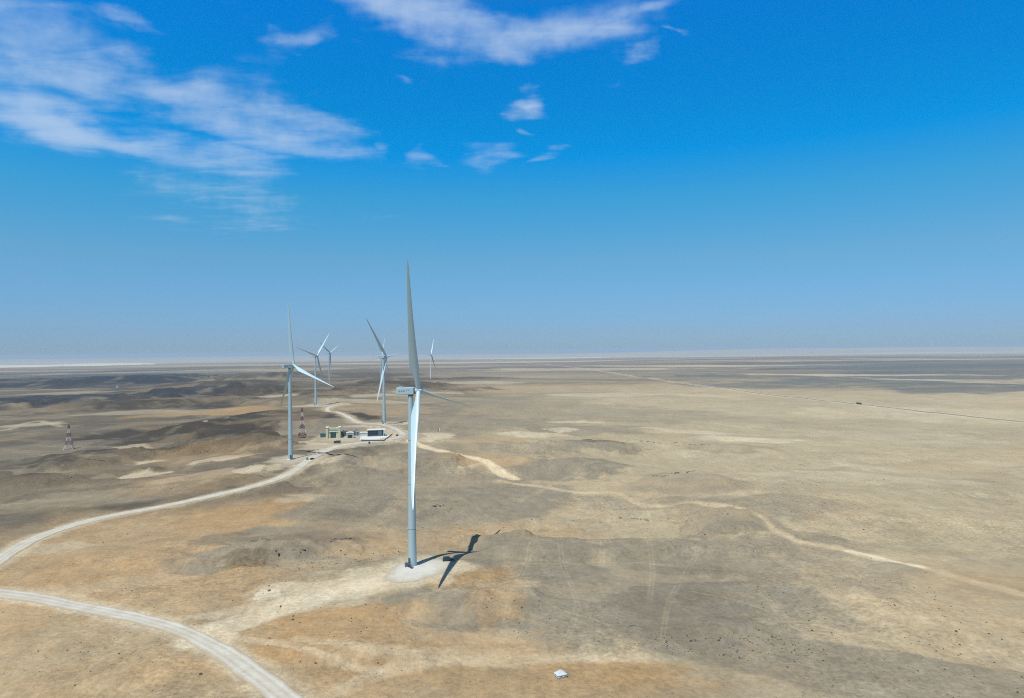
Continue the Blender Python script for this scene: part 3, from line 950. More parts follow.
def strip(name, L_, width, lift, material, seed, ragged=0.8):
    x, y = L_[:, 0], L_[:, 1]
    tx, ty = np.gradient(x), np.gradient(y)
    ln = np.hypot(tx, ty)
    nx, ny = ty / ln, -tx / ln
    us = np.array([-1, -.86, -.6, -.34, -.1, .1, .34, .6, .86, 1])
    wl = width / 2 + ragged * fbm(x, y, 22, 5, None, seed)
    wr = width / 2 + ragged * fbm(x + 500, y, 22, 5, None, seed)
    XX = np.stack([x + nx * u * (wl if u < 0 else wr) for u in us], 1)
    YY = np.stack([y + ny * u * (wl if u < 0 else wr) for u in us], 1)
    ZZ = h_ground(XX.ravel(), YY.ravel()).reshape(XX.shape) + lift
    ZZ[:, [1, -2]] += 0.16 + 0.1 * fbm(x, y, 9, 3, None, seed + 3)[:, None]      # loose windrows
    ZZ[:, [3, -4]] -= 0.05
    ZZ[:, 0] -= lift * 0.8
    ZZ[:, -1] -= lift * 0.8
    nU = len(us)
    me = bpy.data.meshes.new(name)
    V = np.stack([XX, YY, ZZ], -1).reshape(-1, 3)
    F = [(i * nU + k, i * nU + k + 1, (i + 1) * nU + k + 1, (i + 1) * nU + k) for i in range(len(x) - 1) for k in range(nU - 1)]
    me.from_pydata(V.tolist(), [], F)
    me.polygons.foreach_set('use_smooth', [True] * len(F))
    wear = np.tile(np.array([1.0, .55, -.05, .40, .08, .08, .40, -.05, .5, 1.0]), len(x))
    a = me.attributes.new('wear', 'FLOAT', 'POINT')
    a.data.foreach_set('value', wear.astype(np.float32))
    me.materials.append(material)
    o = bpy.data.objects.new(name, me)
    COL.objects.link(o)
    o['kind'] = 'structure'
    # faces must look up
    bm = bmesh.new(); bm.from_mesh(me)
    for f in bm.faces:
        if f.normal.z < 0: f.normal_flip()
    bm.to_mesh(me); bm.free()
    return o


for k_ in ROADS:
    Lx, hz0, w_ = ROADL[k_]
    strip('gravel_road', smooth_line(Lx[::4], 3.0), w_ * (0.62 if k_ == 'north' else 0.86), 0.22, M_ROAD, 5, 1.1)
HWY = px_line([(500, 360), (560, 366), (620, 374), (680, 382.5), (722, 389), (790, 396.7), (859, 404.3), (940, 412.2), (1024, 420.5), (1090, 427)], 14.0)
strip('asphalt_road', HWY, 6.0, 0.5, M_ASPH, 9, 0.3)


def pad(name, key, material, inset=0.0):
    Px, c, z = PADW[key]
    P = smooth_line(np.vstack([Px, Px[:1]]), 2.0)[:-1]
    d = P - c
    rr = np.hypot(d[:, 0], d[:, 1])
    f = 1 + 0.15 * fbm(P[:, 0], P[:, 1], 9, 5, None, 41, 0.6)
    rings = [1.0, .93, .8, .6, .35, .12]
    V, Wr = [], []
    for q in rings:
        XY = c + d * (q * f)[:, None]
        Z = h_ground(XY[:, 0].copy(), XY[:, 1].copy()) + (0.05 if q == 1.0 else 0.18)
        V += [(a, b, e) for a, b, e in zip(XY[:, 0], XY[:, 1], Z)]
        Wr += [{1.0: 1.1, .93: .75, .8: .3}.get(q, .0)] * len(P)
    n = len(P)
    F = [(i * n + k, i * n + (k + 1) % n, (i + 1) * n + (k + 1) % n, (i + 1) * n + k) for i in range(len(rings) - 1) for k in range(n)]
    F.append([(len(rings) - 1) * n + k for k in range(n)])
    me = bpy.data.meshes.new(name)
    me.from_pydata(V, [], F)
    a = me.attributes.new('wear', 'FLOAT', 'POINT')
    a.data.foreach_set('value', Wr)
    me.materials.append(material)
    bm = bmesh.new(); bm.from_mesh(me)
    for fc in bm.faces:
        if fc.normal.z < 0: fc.normal_flip()
    bm.to_mesh(me); bm.free()
    o = bpy.data.objects.new(name, me)
    COL.objects.link(o)
    o['kind'] = 'structure'


M_PAD = gravel_material('crushed_stone', (.52, .51, .44), (.39, .345, .25))
M_PAD2 = gravel_material('graded_gravel', (.38, .34, .25), (.30, .25, .165))
pad('gravel_stand', 'front', M_PAD)
for k_ in ('second', 'third', 'fourth', 'compound'):
    pad('gravel_stand', k_, M_PAD2)

# ------------------------------------------------------------------ wind turbines
TILT = 0.0766
HUBZ, TOWER_TOP = 90.0, 87.6
GT = 'wind turbines of the desert wind farm'


def blade_mesh(R, g):
    """span along z, chord along x (feathered), bent forwards along x"""
    st = [(0.018, 2.5, 1.0, .5, 12), (0.05, 2.5, 1.0, .5, 12), (0.09, 2.75, .85, .46, 13), (0.14, 3.7, .55, .38, 13), (0.19, 4.55, .38, .33, 12), (0.24, 4.7, .31, .31, 10),
          (0.32, 4.2, .27, .30, 8), (0.42, 3.6, .24, .30, 6), (0.54, 2.95, .21, .30, 4), (0.66, 2.4, .20, .30, 2.5), (0.78, 1.9, .19, .30, 1.2), (0.88, 1.45, .18, .30, .4), (0.95, 1.0, .18, .30, 0), (0.985, .6, .18, .32, 0), (1.0, .14, .3, .4, 0)]
    ns = 20
    vs, fs = [], []
    for q, ch, th, ax, tw in st:
        for k in range(ns):
            a = 2 * pi * k / ns
            u = 0.5 + 0.5 * cos(a)                      # 1 = leading edge
            if th > 0.9:
                xx, yy = (u - 0.5) * ch, 0.5 * sin(a) * ch
            else:
                t = 1 - u
                foil = 5 * (0.2969 * sqrt(t) - 0.126 * t - 0.3516 * t * t + 0.2843 * t ** 3 - 0.1036 * t ** 4)
                bl = min(1, max(0, (th - 0.4) / 0.5))
                foil = foil * (1 - bl) + 0.5 * abs(sin(a)) * bl
                xx, yy = (u - 1 + ax) * ch, (1 if sin(a) >= 0 else -1) * foil * th * ch
                if abs(sin(a)) < 1e-6: yy = 0
            tr = radians(tw)
            vs.append((xx * cos(tr) - yy * sin(tr) + g * R * q ** 1.25, xx * sin(tr) + yy * cos(tr), q * R))
    for i in range(len(st) - 1):
        for k in range(ns):
            fs.append((i * ns + k, i * ns + (k + 1) % ns, (i + 1) * ns + (k + 1) % ns, (i + 1) * ns + k))
    mb = MB()
    mb.add(vs, fs, True)
    o = len(vs) - ns
    mb.add(vs[:ns], [list(range(ns))])
    mb.add(vs[o:], [list(range(ns))])
    return mb


def make_turbine(loc, psi, phi, R, g, label, paint=None):
    paint = paint or M_TOWER
    root = thing('wind_turbine', label, 'wind turbine', loc, -radians(psi), GT)
    # tower: four flanged cans, 4.4 m to 2.5 m across
    mb = MB()
    prof = []
    for k in range(13):
        q = k / 12
        prof.append((2.2 + (1.3 - 2.2) * q ** 1.1, TOWER_TOP * q))
    mb.lathe(prof, 32)
    for q in (.22, .48, .74):
        r = 2.2 + (1.3 - 2.2) * q ** 1.1
        fl = MB()
        fl.lathe([(r - .02, TOWER_TOP * q - .16), (r + .05, TOWER_TOP * q - .14), (r + .05, TOWER_TOP * q + .14), (r - .02, TOWER_TOP * q + .16)], 32)
        fl.build('flange', M_FLANGE, root)
    tw = mb.build('tower', paint, root)
    f = MB()
    f.lathe([(3.4, -0.6), (3.4, 0.28), (3.2, 0.34), (2.1, 0.36)], 28)
    f.build('foundation_ring', M_CONC, root)
    # door and steps on the side towards the road
    for ang, kind in ((radians(-118), 'door'),):
        Md = Matrix.Rotation(ang - pi / 2 + pi, 4, 'Z')
        d = MB()
        d.box(-0.55, 0.55, -2.32, -2.1, 2.3, 4.5, 0.04, M=Md)
        d.box(-0.7, 0.7, -2.27, -2.1, 2.15, 4.65, M=Md)
        d.build('door', M_DARKMETAL, root)
        s = MB()
        s.box(-0.9, 0.9, -3.9, -2.24, 2.0, 2.12, M=Md)
        for k in range(9):
            s.box(0.9 + k * .28, 1.18 + k * .28, -3.8, -2.6, 1.85 - k * .21, 1.93 - k * .21, M=Md)
        for yy in (-3.85, -2.55):
            s.bar((0.9, yy, 2.05), (3.6, yy, 0.1), .12, M=Md)
            s.bar((0.9, yy, 3.1), (3.6, yy, 1.15), .06, M=Md)
            s.bar((0.9, yy, 2.0), (0.9, yy, 3.1), .06, M=Md)
            s.bar((3.5, yy, 0.0), (3.5, yy, 1.2), .06, M=Md)
        for xx in (-.85, .85):
            s.bar((xx, -3.85, 0), (xx, -3.85, 3.1), .08, M=Md)
        s.bar((-.85, -3.85, 3.1), (.85, -3.85, 3.1), .06, M=Md)
        s.build('stairs', M_DARKMETAL, root)
    # nacelle: long box with chamfered tail, x forward
    HX = 4.3
    hubz = HUBZ
    Mn = Matrix.Translation((0, 0, hubz)) @ Matrix.Rotation(-TILT * 0.4, 4, 'Y')
    n = MB()
    n.box(-7.2, 2.1, -1.9, 1.9, -1.95, 1.75, 0.28, M=Mn)
    nac = n.build('nacelle', M_TOWER, root)
    for x0, x1, z0, z1 in ((-5.9, -5.05, -.5, .35), (-4.7, -3.85, -.5, .35), (-3.5, -2.65, -.5, .35), (-1.9, -1.2, .2, .55), (-.8, -.1, .2, .55)):
        v = MB()
        v.box(x0, x1, -1.925, -1.88, z0, z1, M=Mn)
        v.build('vent_louvre', M_VENT, nac)
    w = MB()
    w.box(-6.6, -4.0, -1.3, 1.3, 1.73, 2.15, 0.08, M=Mn)
    w.build('cooler', M_TOWER, nac)
    for yy in (-.9, .9):
        w = MB()
        w.bar((-6.9, yy, 1.7), (-6.9, yy, 3.3), .07, M=Mn)
        w.bar((-7.15, yy, 3.25), (-6.65, yy, 3.25), .06, M=Mn)
        w.build('wind_sensor', M_DARKMETAL, nac)
    y = MB()
    y.lathe([(1.42, TOWER_TOP - .15), (1.5, TOWER_TOP + .1), (1.5, TOWER_TOP + .6), (1.3, TOWER_TOP + .62)], 28)
    y.build('yaw_collar', M_DARKMETAL, root)
    Mh = Matrix.Translation((HX, 0, hubz)) @ Matrix.Rotation(-TILT, 4, 'Y')
    MX = Mh @ Matrix.Rotation(pi / 2, 4, 'Y')
    h = MB()
    h.lathe([(0.02, 2.35), (.5, 2.25), (1.0, 1.95), (1.4, 1.45), (1.65, .8), (1.72, 0), (1.68, -.9), (1.55, -1.45), (1.4, -1.6)], 28, M=MX)
    h.build('hub', M_TOWER, root)
    c = MB()
    c.lathe([(1.25, -1.5), (1.3, -2.5), (1.3, -2.9)], 24, M=MX)
    c.build('main_bearing_collar', M_DARKMETAL, root)
    bl = blade_mesh(R, g)
    first = None
    for k in range(3):
        a = radians(phi) + k * 2 * pi / 3
        Mb = Mh @ Matrix.Rotation(-a, 4, 'X')
        if first is None:
            o = bl.build('blade', M_BLADE, root, matrix=Mb)
            first = o
        else:
            o = first.copy()
            COL.objects.link(o)
            o.parent = root
            o.matrix_local = Mb
    return root


TURB = [  # base on the ground (x, y), yaw, blade angle, blade length, forward bend, label
    ((-52.3, 351.0), 10, 101, 68, .106, 'largest and nearest wind turbine, standing on the white gravel stand in the foreground'),
    ((-214.2, 657.7), -45, 12, 64, .10, 'second nearest wind turbine, one blade straight up, just left of a red and white mast'),
    ((-173.4, 921.0), 15, 84, 64, -.10, 'wind turbine standing right behind the dark hall of the substation'),
    ((-357.5, 1241.0), 20, 45, 60, 0, 'wind turbine on a pale stand where the narrow track behind the pale green building ends'),
    ((-561.0, 2095.0), 20, 63, 60, 0, 'small far wind turbine with its three blades in a Y, base hidden among dark hills'),
    ((-302.0, 2525.0), 10, 30, 68, .05, 'small white far wind turbine standing alone right of the nearest turbine'),
    ((-439.0, 2286.0), 10, 19, 68, .106, 'far wind turbine mostly hidden behind the turbine of the substation'),
]
for (x, y), psi, phi, R, g, lab in TURB:
    make_turbine((x, y, hz_(x, y)), psi, phi, R, g, lab, M_WHITEPAINT if lab.startswith('small white') else None)


# ------------------------------------------------------------------ red and white lattice masts
def make_mast(loc, base_w, top_w, H, colours, label, bw=1.0):
    root = thing('lattice_mast', label, 'mast', loc, radians(18), 'red and white lattice masts')
    n = len(colours)
    for k, cname in enumerate(colours):
        mb = MB()
        z0, z1 = H * k / n, H * (k + 1) / n - 0.02

        def w(z):
            q = z / H
            return (base_w * (1 - q) ** 1.9 + top_w * (1 - (1 - q) ** 1.9)) / 2
        sub = 2
        for s in range(sub):
            a, b = z0 + (z1 - z0) * s / sub, z0 + (z1 - z0) * (s + 1) / sub
            ca = [(sx * w(a), sy * w(a), a) for sx, sy in ((-1, -1), (1, -1), (1, 1), (-1, 1))]
            cb = [(sx * w(b), sy * w(b), b) for sx, sy in ((-1, -1), (1, -1), (1, 1), (-1, 1))]
            for i in range(4):
                j = (i + 1) % 4
                mb.bar(ca[i], cb[i], .36 * bw)
                mb.bar(ca[i], cb[j], .2 * bw)
                mb.bar(ca[j], cb[i], .2 * bw)
                mb.bar(cb[i], cb[j], .22 * bw)
        mb.build('mast_section', M_RED if cname == 'r' else M_WHITE, root, label=('dark red' if cname == 'r' else 'white') + ' section of the mast')
    a = MB()
    a.bar((0, 0, H - .5), (0, 0, H + 2.6), .3)
    a.box(-.9, -.3, -.5, -.3, H - 2.4, H - .6)
    a.box(.3, .9, -.5, -.3, H - 2.4, H - .6)
    a.build('antenna', M_DARKMETAL, root)
    for sx in (-1, 1):
        for sy in (-1, 1):
            f = MB()
            f.box(sx * base_w / 2 - .8, sx * base_w / 2 + .8, sy * base_w / 2 - .8, sy * base_w / 2 + .8, -1.0, .35)
            f.build('footing', M_CONC, root)


p = at(69, 449)
make_mast(p, 9.0, 1.5, 28, 'wrwrwr', 'smaller red and white lattice mast alone on the dark plain at the left', 0.75)
p = at(302.3, 437)
make_mast(p, 10.5, 1.6, 34, 'rwrwrwr', 'red and white lattice mast with a red foot beside the second nearest turbine', 1.6)


# ------------------------------------------------------------------ substation
FACE = radians(10.8)


def control_building():
    p = at(333.2, 438.3)
    r = thing('control_building', 'pale green block building with two tall piers round a teal door', 'building', p, FACE)
    w = MB()
    w.box(-6.8, -3.2, 0.9, 13, -1, 11.2)
    w.box(3.2, 6.8, 0.9, 13, -1, 11.2)
    w.box(-3.2, 3.2, 0.9, 13, 7.2, 11.2)
    w.box(-3.2, 3.2, 3.0, 13, -1, 7.2)
    w.build('wall', M_PLASTER, r)
    for s in (-1, 1):
        m = MB()
        m.box(s * 8.4 if s < 0 else 5.8, -5.8 if s < 0 else 8.4, -.2, 13.2, -1, 12.4, .08)
        m.box((s * 8.7 if s < 0 else 5.5), (-5.5 if s < 0 else 8.7), -.5, 13.5, 12.4, 12.95, .08)
        m.build('pier', M_PLASTER, r)
    m = MB()
    arc = [(-5.5, 11.2)] + [(-5.5 + 11.0 * k / 12, 11.5 + 1.9 * sin(pi * k / 12)) for k in range(13)] + [(5.5, 11.2)]
    m.prism(arc, .5, 1.3)
    m.build('parapet', M_PLASTER, r)
    for y0, z0, z1 in ((.3, 7.35, 8.0), (.45, 9.9, 10.4)):
        m = MB()
        m.box(-5.78, 5.78, y0, 1.0, z0, z1, .05)
        m.build('cornice', M_CONC, r)
    m = MB()
    m.box(-3.1, 3.1, 2.75, 2.98, 0, 7.0)
    for k in range(9):
        m.box(-3.05, 3.05, 2.68, 2.76, .5 + k * .75, .62 + k * .75)
    m.build('door', M_TEAL, r)
    m = MB()
    m.box(-8, 8, -4, -.25, -.6, .12)
    m.build('apron', M_CONC, r)
    m = MB()
    m.box(-8.6, 8.6, 1.35, 13.4, 11.25, 11.6)
    m.build('roof', M_CONC, r)


control_building()


def shed(loc, name, label, w, d, h, wallmat, roofmat, cat='shed', opening=True):
    r = thing(name, label, cat, loc, FACE)
    m = MB()
    m.box(-w / 2, w / 2, 0, d, -.8, h)
    m.build('wall', wallmat, r)
    m = MB()
    m.prism([(-w / 2 - .4, h + .01), (w / 2 + .4, h + .01), (w / 2 + .4, h + .35), (0, h + .9), (-w / 2 - .4, h + .35)], -.5, d + .4)
    m.build('roof', roofmat, r)
    if opening:
        m = MB()
        m.box(-w * .34, w * .34, -.12, -.003, .2, h * .68)
        m.build('door', M_GLASS if wallmat is M_CONC else M_DARKMETAL, r)
        for s in (-1, 1):
            f = MB()
            f.box(s * w * .36 - .15, s * w * .36 + .15, -.2, -.004, 0, h * .72)
            f.build('door_jamb', roofmat, r)
    return r


shed(at(323, 437.6), 'store_shed', 'low grey green shed at the left side of the pale green building', 6.5, 9, 4.6, M_GREYGREEN, M_GREYGREEN)
shed(at(350, 438.2), 'switchgear_house', 'small white block with a dark opening in front, between the transformer and the white posts', 8.2, 8, 6.2, M_CONC, M_CONC, 'building')


def transformer(loc, label):
    r = thing('transformer', label, 'transformer', loc, FACE, 'green oil transformers of the substation')
    r.scale = (1.2, 1.2, 1.25)
    m = MB()
    m.box(-2.2, 2.2, 0, 3.2, .5, 5.0, .1)
    m.build('tank', M_GREEN, r)
    for s in (-1, 1):
        m = MB()
        for k in range(9):
            m.box(s * 3.0 - .65, s * 3.0 + .65, .15 + k * .34, .3 + k * .34, 1.0, 4.7)
        m.box(s * 3.0 - .7, s * 3.0 + .7, 0.1, 3.1, 4.7, 4.85)
        m.build('radiator', M_GREEN, r)
    m = MB()
    m.tube((-1.8, 1.6, 6.1), (1.8, 1.6, 6.1), .55, n=16)
    for x in (-1.3, 1.3):
        m.bar((x, 1.6, 5), (x, 1.6, 5.7), .25)
    m.build('oil_conservator', M_GREEN, r)
    for k in (-1.4, 0, 1.4):
        m = MB()
        m.lathe([(.16, 5.0), (.3, 5.1), (.18, 5.25), (.3, 5.4), (.18, 5.55), (.3, 5.7), (.18, 5.85), (.3, 6.0), (.18, 6.15), (.26, 6.3), (.08, 6.9), (.01, 6.9)], 12, M=Matrix.Translation((k, .6, 0)))
        m.build('bushing', M_CONC, r)
    m = MB()
    m.box(-4.2, 4.2, -.8, 4, -.8, .45)
    m.build('plinth', M_CONC, r)


transformer(at(344.4, 436.6), 'dark green transformer directly right of the pale green building')
transformer(at(355.8, 436.2), 'dark green transformer just left of the white gantry posts')


def gantry(loc):
    r = thing('busbar_gantry', 'white two post gantry with a beam at the left end of the dark hall', 'gantry', loc, FACE)
    for x in (-1.6, 1.6):
        m = MB()
        m.box(x - .28, x + .28, -.28, .28, -.8, 8.2, .03)
        m.build('post', M_CONC, r)
    m = MB()
    m.box(-2.2, 2.2, -.3, .3, 8.2, 8.7)
    m.build('beam', M_CONC, r)
    for x in (-1, 0, 1):
        m = MB()
        m.lathe([(.1, 7.0), (.2, 7.15), (.1, 7.3), (.2, 7.45), (.1, 7.6), (.2, 7.75), (.08, 8.2)], 10, M=Matrix.Translation((x, 0, 0)))
        m.build('insulator', M_DARKMETAL, r)


gantry(at(357.6, 438.6))


def hall():
    p = at(375.6, 436.8) + Vector((0, 0, 0.3))
    r = thing('substation_hall', 'long hall with dark navy ribbed front behind a white concrete slab', 'building', p, FACE)
    m = MB()
    m.box(-9.6, 9.4, 0.25, 13, 0.2, 7.6)
    m.build('wall', M_CONC, r)
    m = MB()
    m.box(-9.3, 9.1, 0.0, .24, 1.0, 7.3)
    for k in range(19):
        x = -9.2 + k * 1.0
        m.box(x, x + .16, -.14, .0, 1.0, 7.3)
    m.build('dark_cladding', M_PANEL, r)
    for x in (3.4, 5.6):
        m = MB()
        m.box(x, x + 1.5, -.2, -.003, 1.6, 6.9)
        m.build('window', M_TEAL, r)
    m = MB()
    m.box(9.42, 11.6, -.3, 13.2, -.5, 8.0, .06)
    m.build('end_bay', M_CONC, r)
    m = MB()
    m.box(9.9, 11.2, -.38, -.302, .6, 3.4)
    m.build('door', M_DARKMETAL, r)
    m = MB()
    m.box(-10, 9.41, -.4, 13.3, 7.62, 8.1, .05)
    m.build('roof', M_CONC, r)
    m = MB()
    pl = [(-18.0, -29.0), (8.5, -29.0), (16.5, -6.0), (16.5, 13.5), (-18.0, 13.5)]
    vs = [(x, y, -5.5) for x, y in pl] + [(x, y, .18) for x, y in pl]
    n = len(pl)
    m.add(vs, [list(range(n))[::-1], list(range(n, 2 * n))] + [(i, (i + 1) % n, (i + 1) % n + n, i + n) for i in range(n)])
    m.build('slab', M_CONC, r)
    w = shed(p + Vector((-14.4, 0.2, 0.0)), 'cable_house', 'low white flat block between the white gantry and the dark hall', 8.5, 6, 4.4, M_CONC, M_CONC, 'building', False)


hall()


def fence():
    P = [at(361.0, 441.0), at(372.0, 441.4), at(384.0, 441.2), at(392.5, 434.6)]
    r = thing('steel_fence', 'low dark steel fence round the front of the white slab before the dark hall', 'fence', P[0])
    pan = MB()
    for a, b in zip(P[:-1], P[1:]):
        a, b = a - P[0], b - P[0]
        d = b - a
        n = max(2, int(d.length / 4.0))
        M = Matrix.Rotation(atan2(d.y, d.x), 4, 'Z')
        M.translation = a
        L_ = hypot(d.x, d.y)
        for k in range(n):
            x0, x1 = L_ * k / n, L_ * (k + 1) / n
            z0, z1 = d.z * k / n, d.z * (k + 1) / n
            m = MB()
            m.box(x0 - .1, x0 + .1, -.1, .1, z0 - .6, z0 + 1.7, M=M)
            m.build('post', M_DARKMETAL, r)
            pan.box(x0, x1, -.03, .03, min(z0, z1) + .2, max(z0, z1) + 1.5, M=M)
    pan.build('panel', M_DARKMETAL, r)


fence()


# ------------------------------------------------------------------ vehicles
def wheel(root, x, y, r=.38, w=.26):
    M = Matrix.Translation((x, y, r)) @ Matrix.Rotation(pi / 2, 4, 'X')
    m = MB()
    m.lathe([(r * .6, -w / 2), (r * .93, -w / 2), (r, -w / 3), (r, w / 3), (r * .93, w / 2), (r * .6, w / 2)], 20, M=M)
    t = m.build('wheel', M_TYRE, root)
    m = MB()
    m.lathe([(.02, -w * .3), (r * .5, -w * .42), (r * .6, -w * .3), (r * .6, w * .3), (r * .5, w * .42), (.02, w * .3)], 16, M=M)
    m.build('rim', M_RIM, t)


def make_car(loc, rz, paint, label, name='offroad_car', s=1.0):
    r = thing(name, label, 'car', loc, rz, 'dark cars parked in the wind farm')
    L2, W2 = 2.4, .95
    m = MB()
    side = [(-L2, .55), (-1.95, .5), (-1.9, .8), (-1.6, .92), (-1.2, .88), (-1.0, .5), (1.0, .5), (1.05, .8), (1.35, .92), (1.7, .88), (1.95, .5), (L2, .55), (L2, .95), (2.2, 1.08), (.95, 1.16), (-2.25, 1.14), (-L2, 1.0)]
    m.prism([(x, z) for x, z in side], -W2, W2)
    m.build('body', paint, r)
    m = MB()
    lo = [(-2.3, 1.141), (1.0, 1.161)]
    P = [(-2.3, 1.142, W2 * .96), (1.0, 1.162, W2 * .96), (.35, 1.74, W2 * .78), (-2.1, 1.74, W2 * .78)]
    vs = [(x, -y, z) for x, z, y in P] + [(x, y, z) for x, z, y in P]
    m.add(vs, [(0, 1, 2, 3), (7, 6, 5, 4), (0, 4, 5, 1), (1, 5, 6, 2), (2, 6, 7, 3), (3, 7, 4, 0)])
    g = m.build('window_band', M_GLASS, r)
    m = MB()
    m.box(-2.12, .38, -.76, .76, 1.742, 1.80, .02)
    m.build('roof', paint, r)
    m = MB()
    for y in (-.5, .5):
        m.bar((-1.9, y, 1.86), (.1, y, 1.86), .05)
    for x in (-1.7, -.9, -.1):
        m.bar((x, -.56, 1.86), (x, .56, 1.86), .05)
    m.build('roof_rack', M_DARKMETAL, r)
    for y in (-.65, .65):
        m = MB()
        m.box(L2 - .02, L2 + .03, y - .2, y + .2, .78, .93)
        m.build('headlight', M_LAMP, r)
    for x in (-1.5, 1.5):
        for y in (-.82, .82):
            wheel(r, x, y)
    for xa, xb in ((L2 + .001, L2 + .1), (-L2 - .1, -L2 - .001)):
        m = MB()
        m.box(xa, xb, -.9, .9, .45, .66, .03)
        m.build('bumper', M_DARKMETAL, r)
    r.scale = (s, s, s)
    return r


M_CARG = mat('car_dark_green', (0.012, 0.035, 0.032), 0.3, dirt=(0.2, 0.16, 0.11), spot=0.08)
M_CARB = mat('car_black', (0.015, 0.014, 0.013), 0.35, dirt=(0.2, 0.16, 0.11), spot=0.08)
M_CARN = mat('lorry_brown', (0.05, 0.035, 0.028), 0.5, dirt=(0.25, 0.2, 0.14))
p = at(448.5, 561.0)
make_car(p, radians(8), M_CARG, 'dark green off road car parked in the shadow right of the nearest turbine', s=1.25)
p = at(312.3, 459.6)
make_car(p, radians(75), M_CARB, 'black car parked close to the foot of the second nearest turbine')
p = at(397.2, 436.0)
make_car(p, radians(80), M_CARB, 'black car on the pale yard right of the dark hall')
p = at(369.3, 443.2)
make_car(p, radians(100), M_CARB, 'black car on the road in front of the white slab of the dark hall')


def make_lorry(loc, rz, label, L_=7.4):
    r = thing('lorry', label, 'lorry', loc, rz, 'dark lorries')
    m = MB()
    m.box(L_ / 2 - 1.9, L_ / 2, -1.15, 1.15, .7, 2.75, .12)
    c = m.build('cab', M_CARN, r)
    m = MB()
    m.box(L_ / 2 - .6, L_ / 2 + .02, -1.0, 1.0, 1.7, 2.5, .03)
    m.build('windscreen', M_GLASS, c)
    m = MB()
    m.box(-L_ / 2, L_ / 2 - 2.1, -1.2, 1.2, 1.0, 3.1, .05)
    for k in range(8):
        x = -L_ / 2 + .2 + k * (L_ - 2.6) / 8
        m.box(x, x + .12, -1.25, 1.25, 1.0, 3.12)
    m.build('cargo_body', M_CARN, r)
    m = MB()
    m.box(-L_ / 2 + .1, L_ / 2 - .3, -.5, .5, .6, .98)
    m.build('chassis', M_DARKMETAL, r)
    for x in (-L_ / 2 + 1.0, -L_ / 2 + 2.2, L_ / 2 - 1.1):
        for y in (-1.0, 1.0):
            wheel(r, x, y, .5, .35)
    return r


p = at(337.2, 443.4)
make_lorry(p, radians(184), 'dark brown lorry on the road in front of the pale green building')
i = int(np.argmin([abs((512 + FOC * a / b) - 859) for a, b in HWY]))
hw = HWY[i]
tv = HWY[i + 1] - HWY[i]
make_lorry((hw[0], hw[1], hz_(*hw) + 0.5), atan2(tv[1], tv[0]), 'dark lorry driving along the straight far road at the right', 12.0)


# ------------------------------------------------------------------ cabinets, post, tarpaulin heap, boulders
def cabinet(loc, label, w=1.8, d=1.4, h=2.0):
    r = thing('switch_cabinet', label, 'cabinet', loc, radians(12), 'switch cabinets at the feet of turbines')
    m = MB(); m.box(-w / 2, w / 2, -d / 2, d / 2, .2, h, .04); b = m.build('body', M_GREYGREEN, r)
    m = MB(); m.prism([(-w / 2 - .12, h + .003), (w / 2 + .12, h + .003), (0, h + .3)], -d / 2 - .1, d / 2 + .1); m.build('roof', M_DARKMETAL, r)
    m = MB(); m.box(-w / 2 - .2, w / 2 + .2, -d / 2 - .2, d / 2 + .2, -.4, .198); m.build('plinth', M_CONC, r)
    for s in (-1, 1):
        m = MB(); m.box(s * w / 4 - w / 4 + .05, s * w / 4 + w / 4 - .05, -d / 2 - .04, -d / 2 - .002, .3, h - .1)
        dd = m.build('door', M_GREYGREEN, r)
    return r


cabinet(at(406.5, 567.2), 'grey green switch cabinet at the left foot of the nearest turbine')
cabinet(at(307.4, 460.0), 'grey green switch cabinet between the second nearest turbine and the black car')


def marker():
    r = thing('marker_post', 'single stout white post on the plain, right of the nearest turbine tower', 'post', at(439.6, 430.8))
    m = MB(); m.lathe([(.75, -.4), (.72, 3.0), (.6, 3.35), (.02, 3.5)], 18); m.build('shaft', M_WHITE, r)
    m = MB(); m.box(-1.1, 1.1, -1.1, 1.1, -.5, .2, .04); m.build('footing', M_CONC, r)
    m = MB(); m.box(-1.7, -.85, -.5, .5, .0, 2.6, .05); m.build('meter_box', M_DARKMETAL, r)


marker()


def met_mast():
    r = thing('measuring_mast', 'thin grey guyed measuring mast standing alone on the open plain', 'mast', at(541.8, 431.0))
    m = MB()
    for k in range(3):
        a = 2 * pi * k / 3
        m.bar((.22 * cos(a), .22 * sin(a), -.3), (.22 * cos(a), .22 * sin(a), 29), .09)
    for z in range(0, 29):
        for k in range(3):
            a, b = 2 * pi * k / 3, 2 * pi * (k + 1) / 3
            m.bar((.22 * cos(a), .22 * sin(a), z), (.22 * cos(b), .22 * sin(b), z + 1), .05)
    m.build('shaft', M_WHITE, r)
    m = MB()
    for z in (18, 28.5):
        m.bar((-1.5, 0, z), (1.5, 0, z), .07)
        for x in (-1.5, 1.5):
            m.bar((x, 0, z), (x, 0, z + .6), .08)
    m.build('sensor_boom', M_DARKMETAL, r)
    for k in range(3):
        a = 2 * pi * k / 3 + .4
        m = MB(); m.bar((0, 0, 26), (15 * cos(a), 15 * sin(a), -.3), .025); m.build('guy_wire', M_DARKMETAL, r)


met_mast()


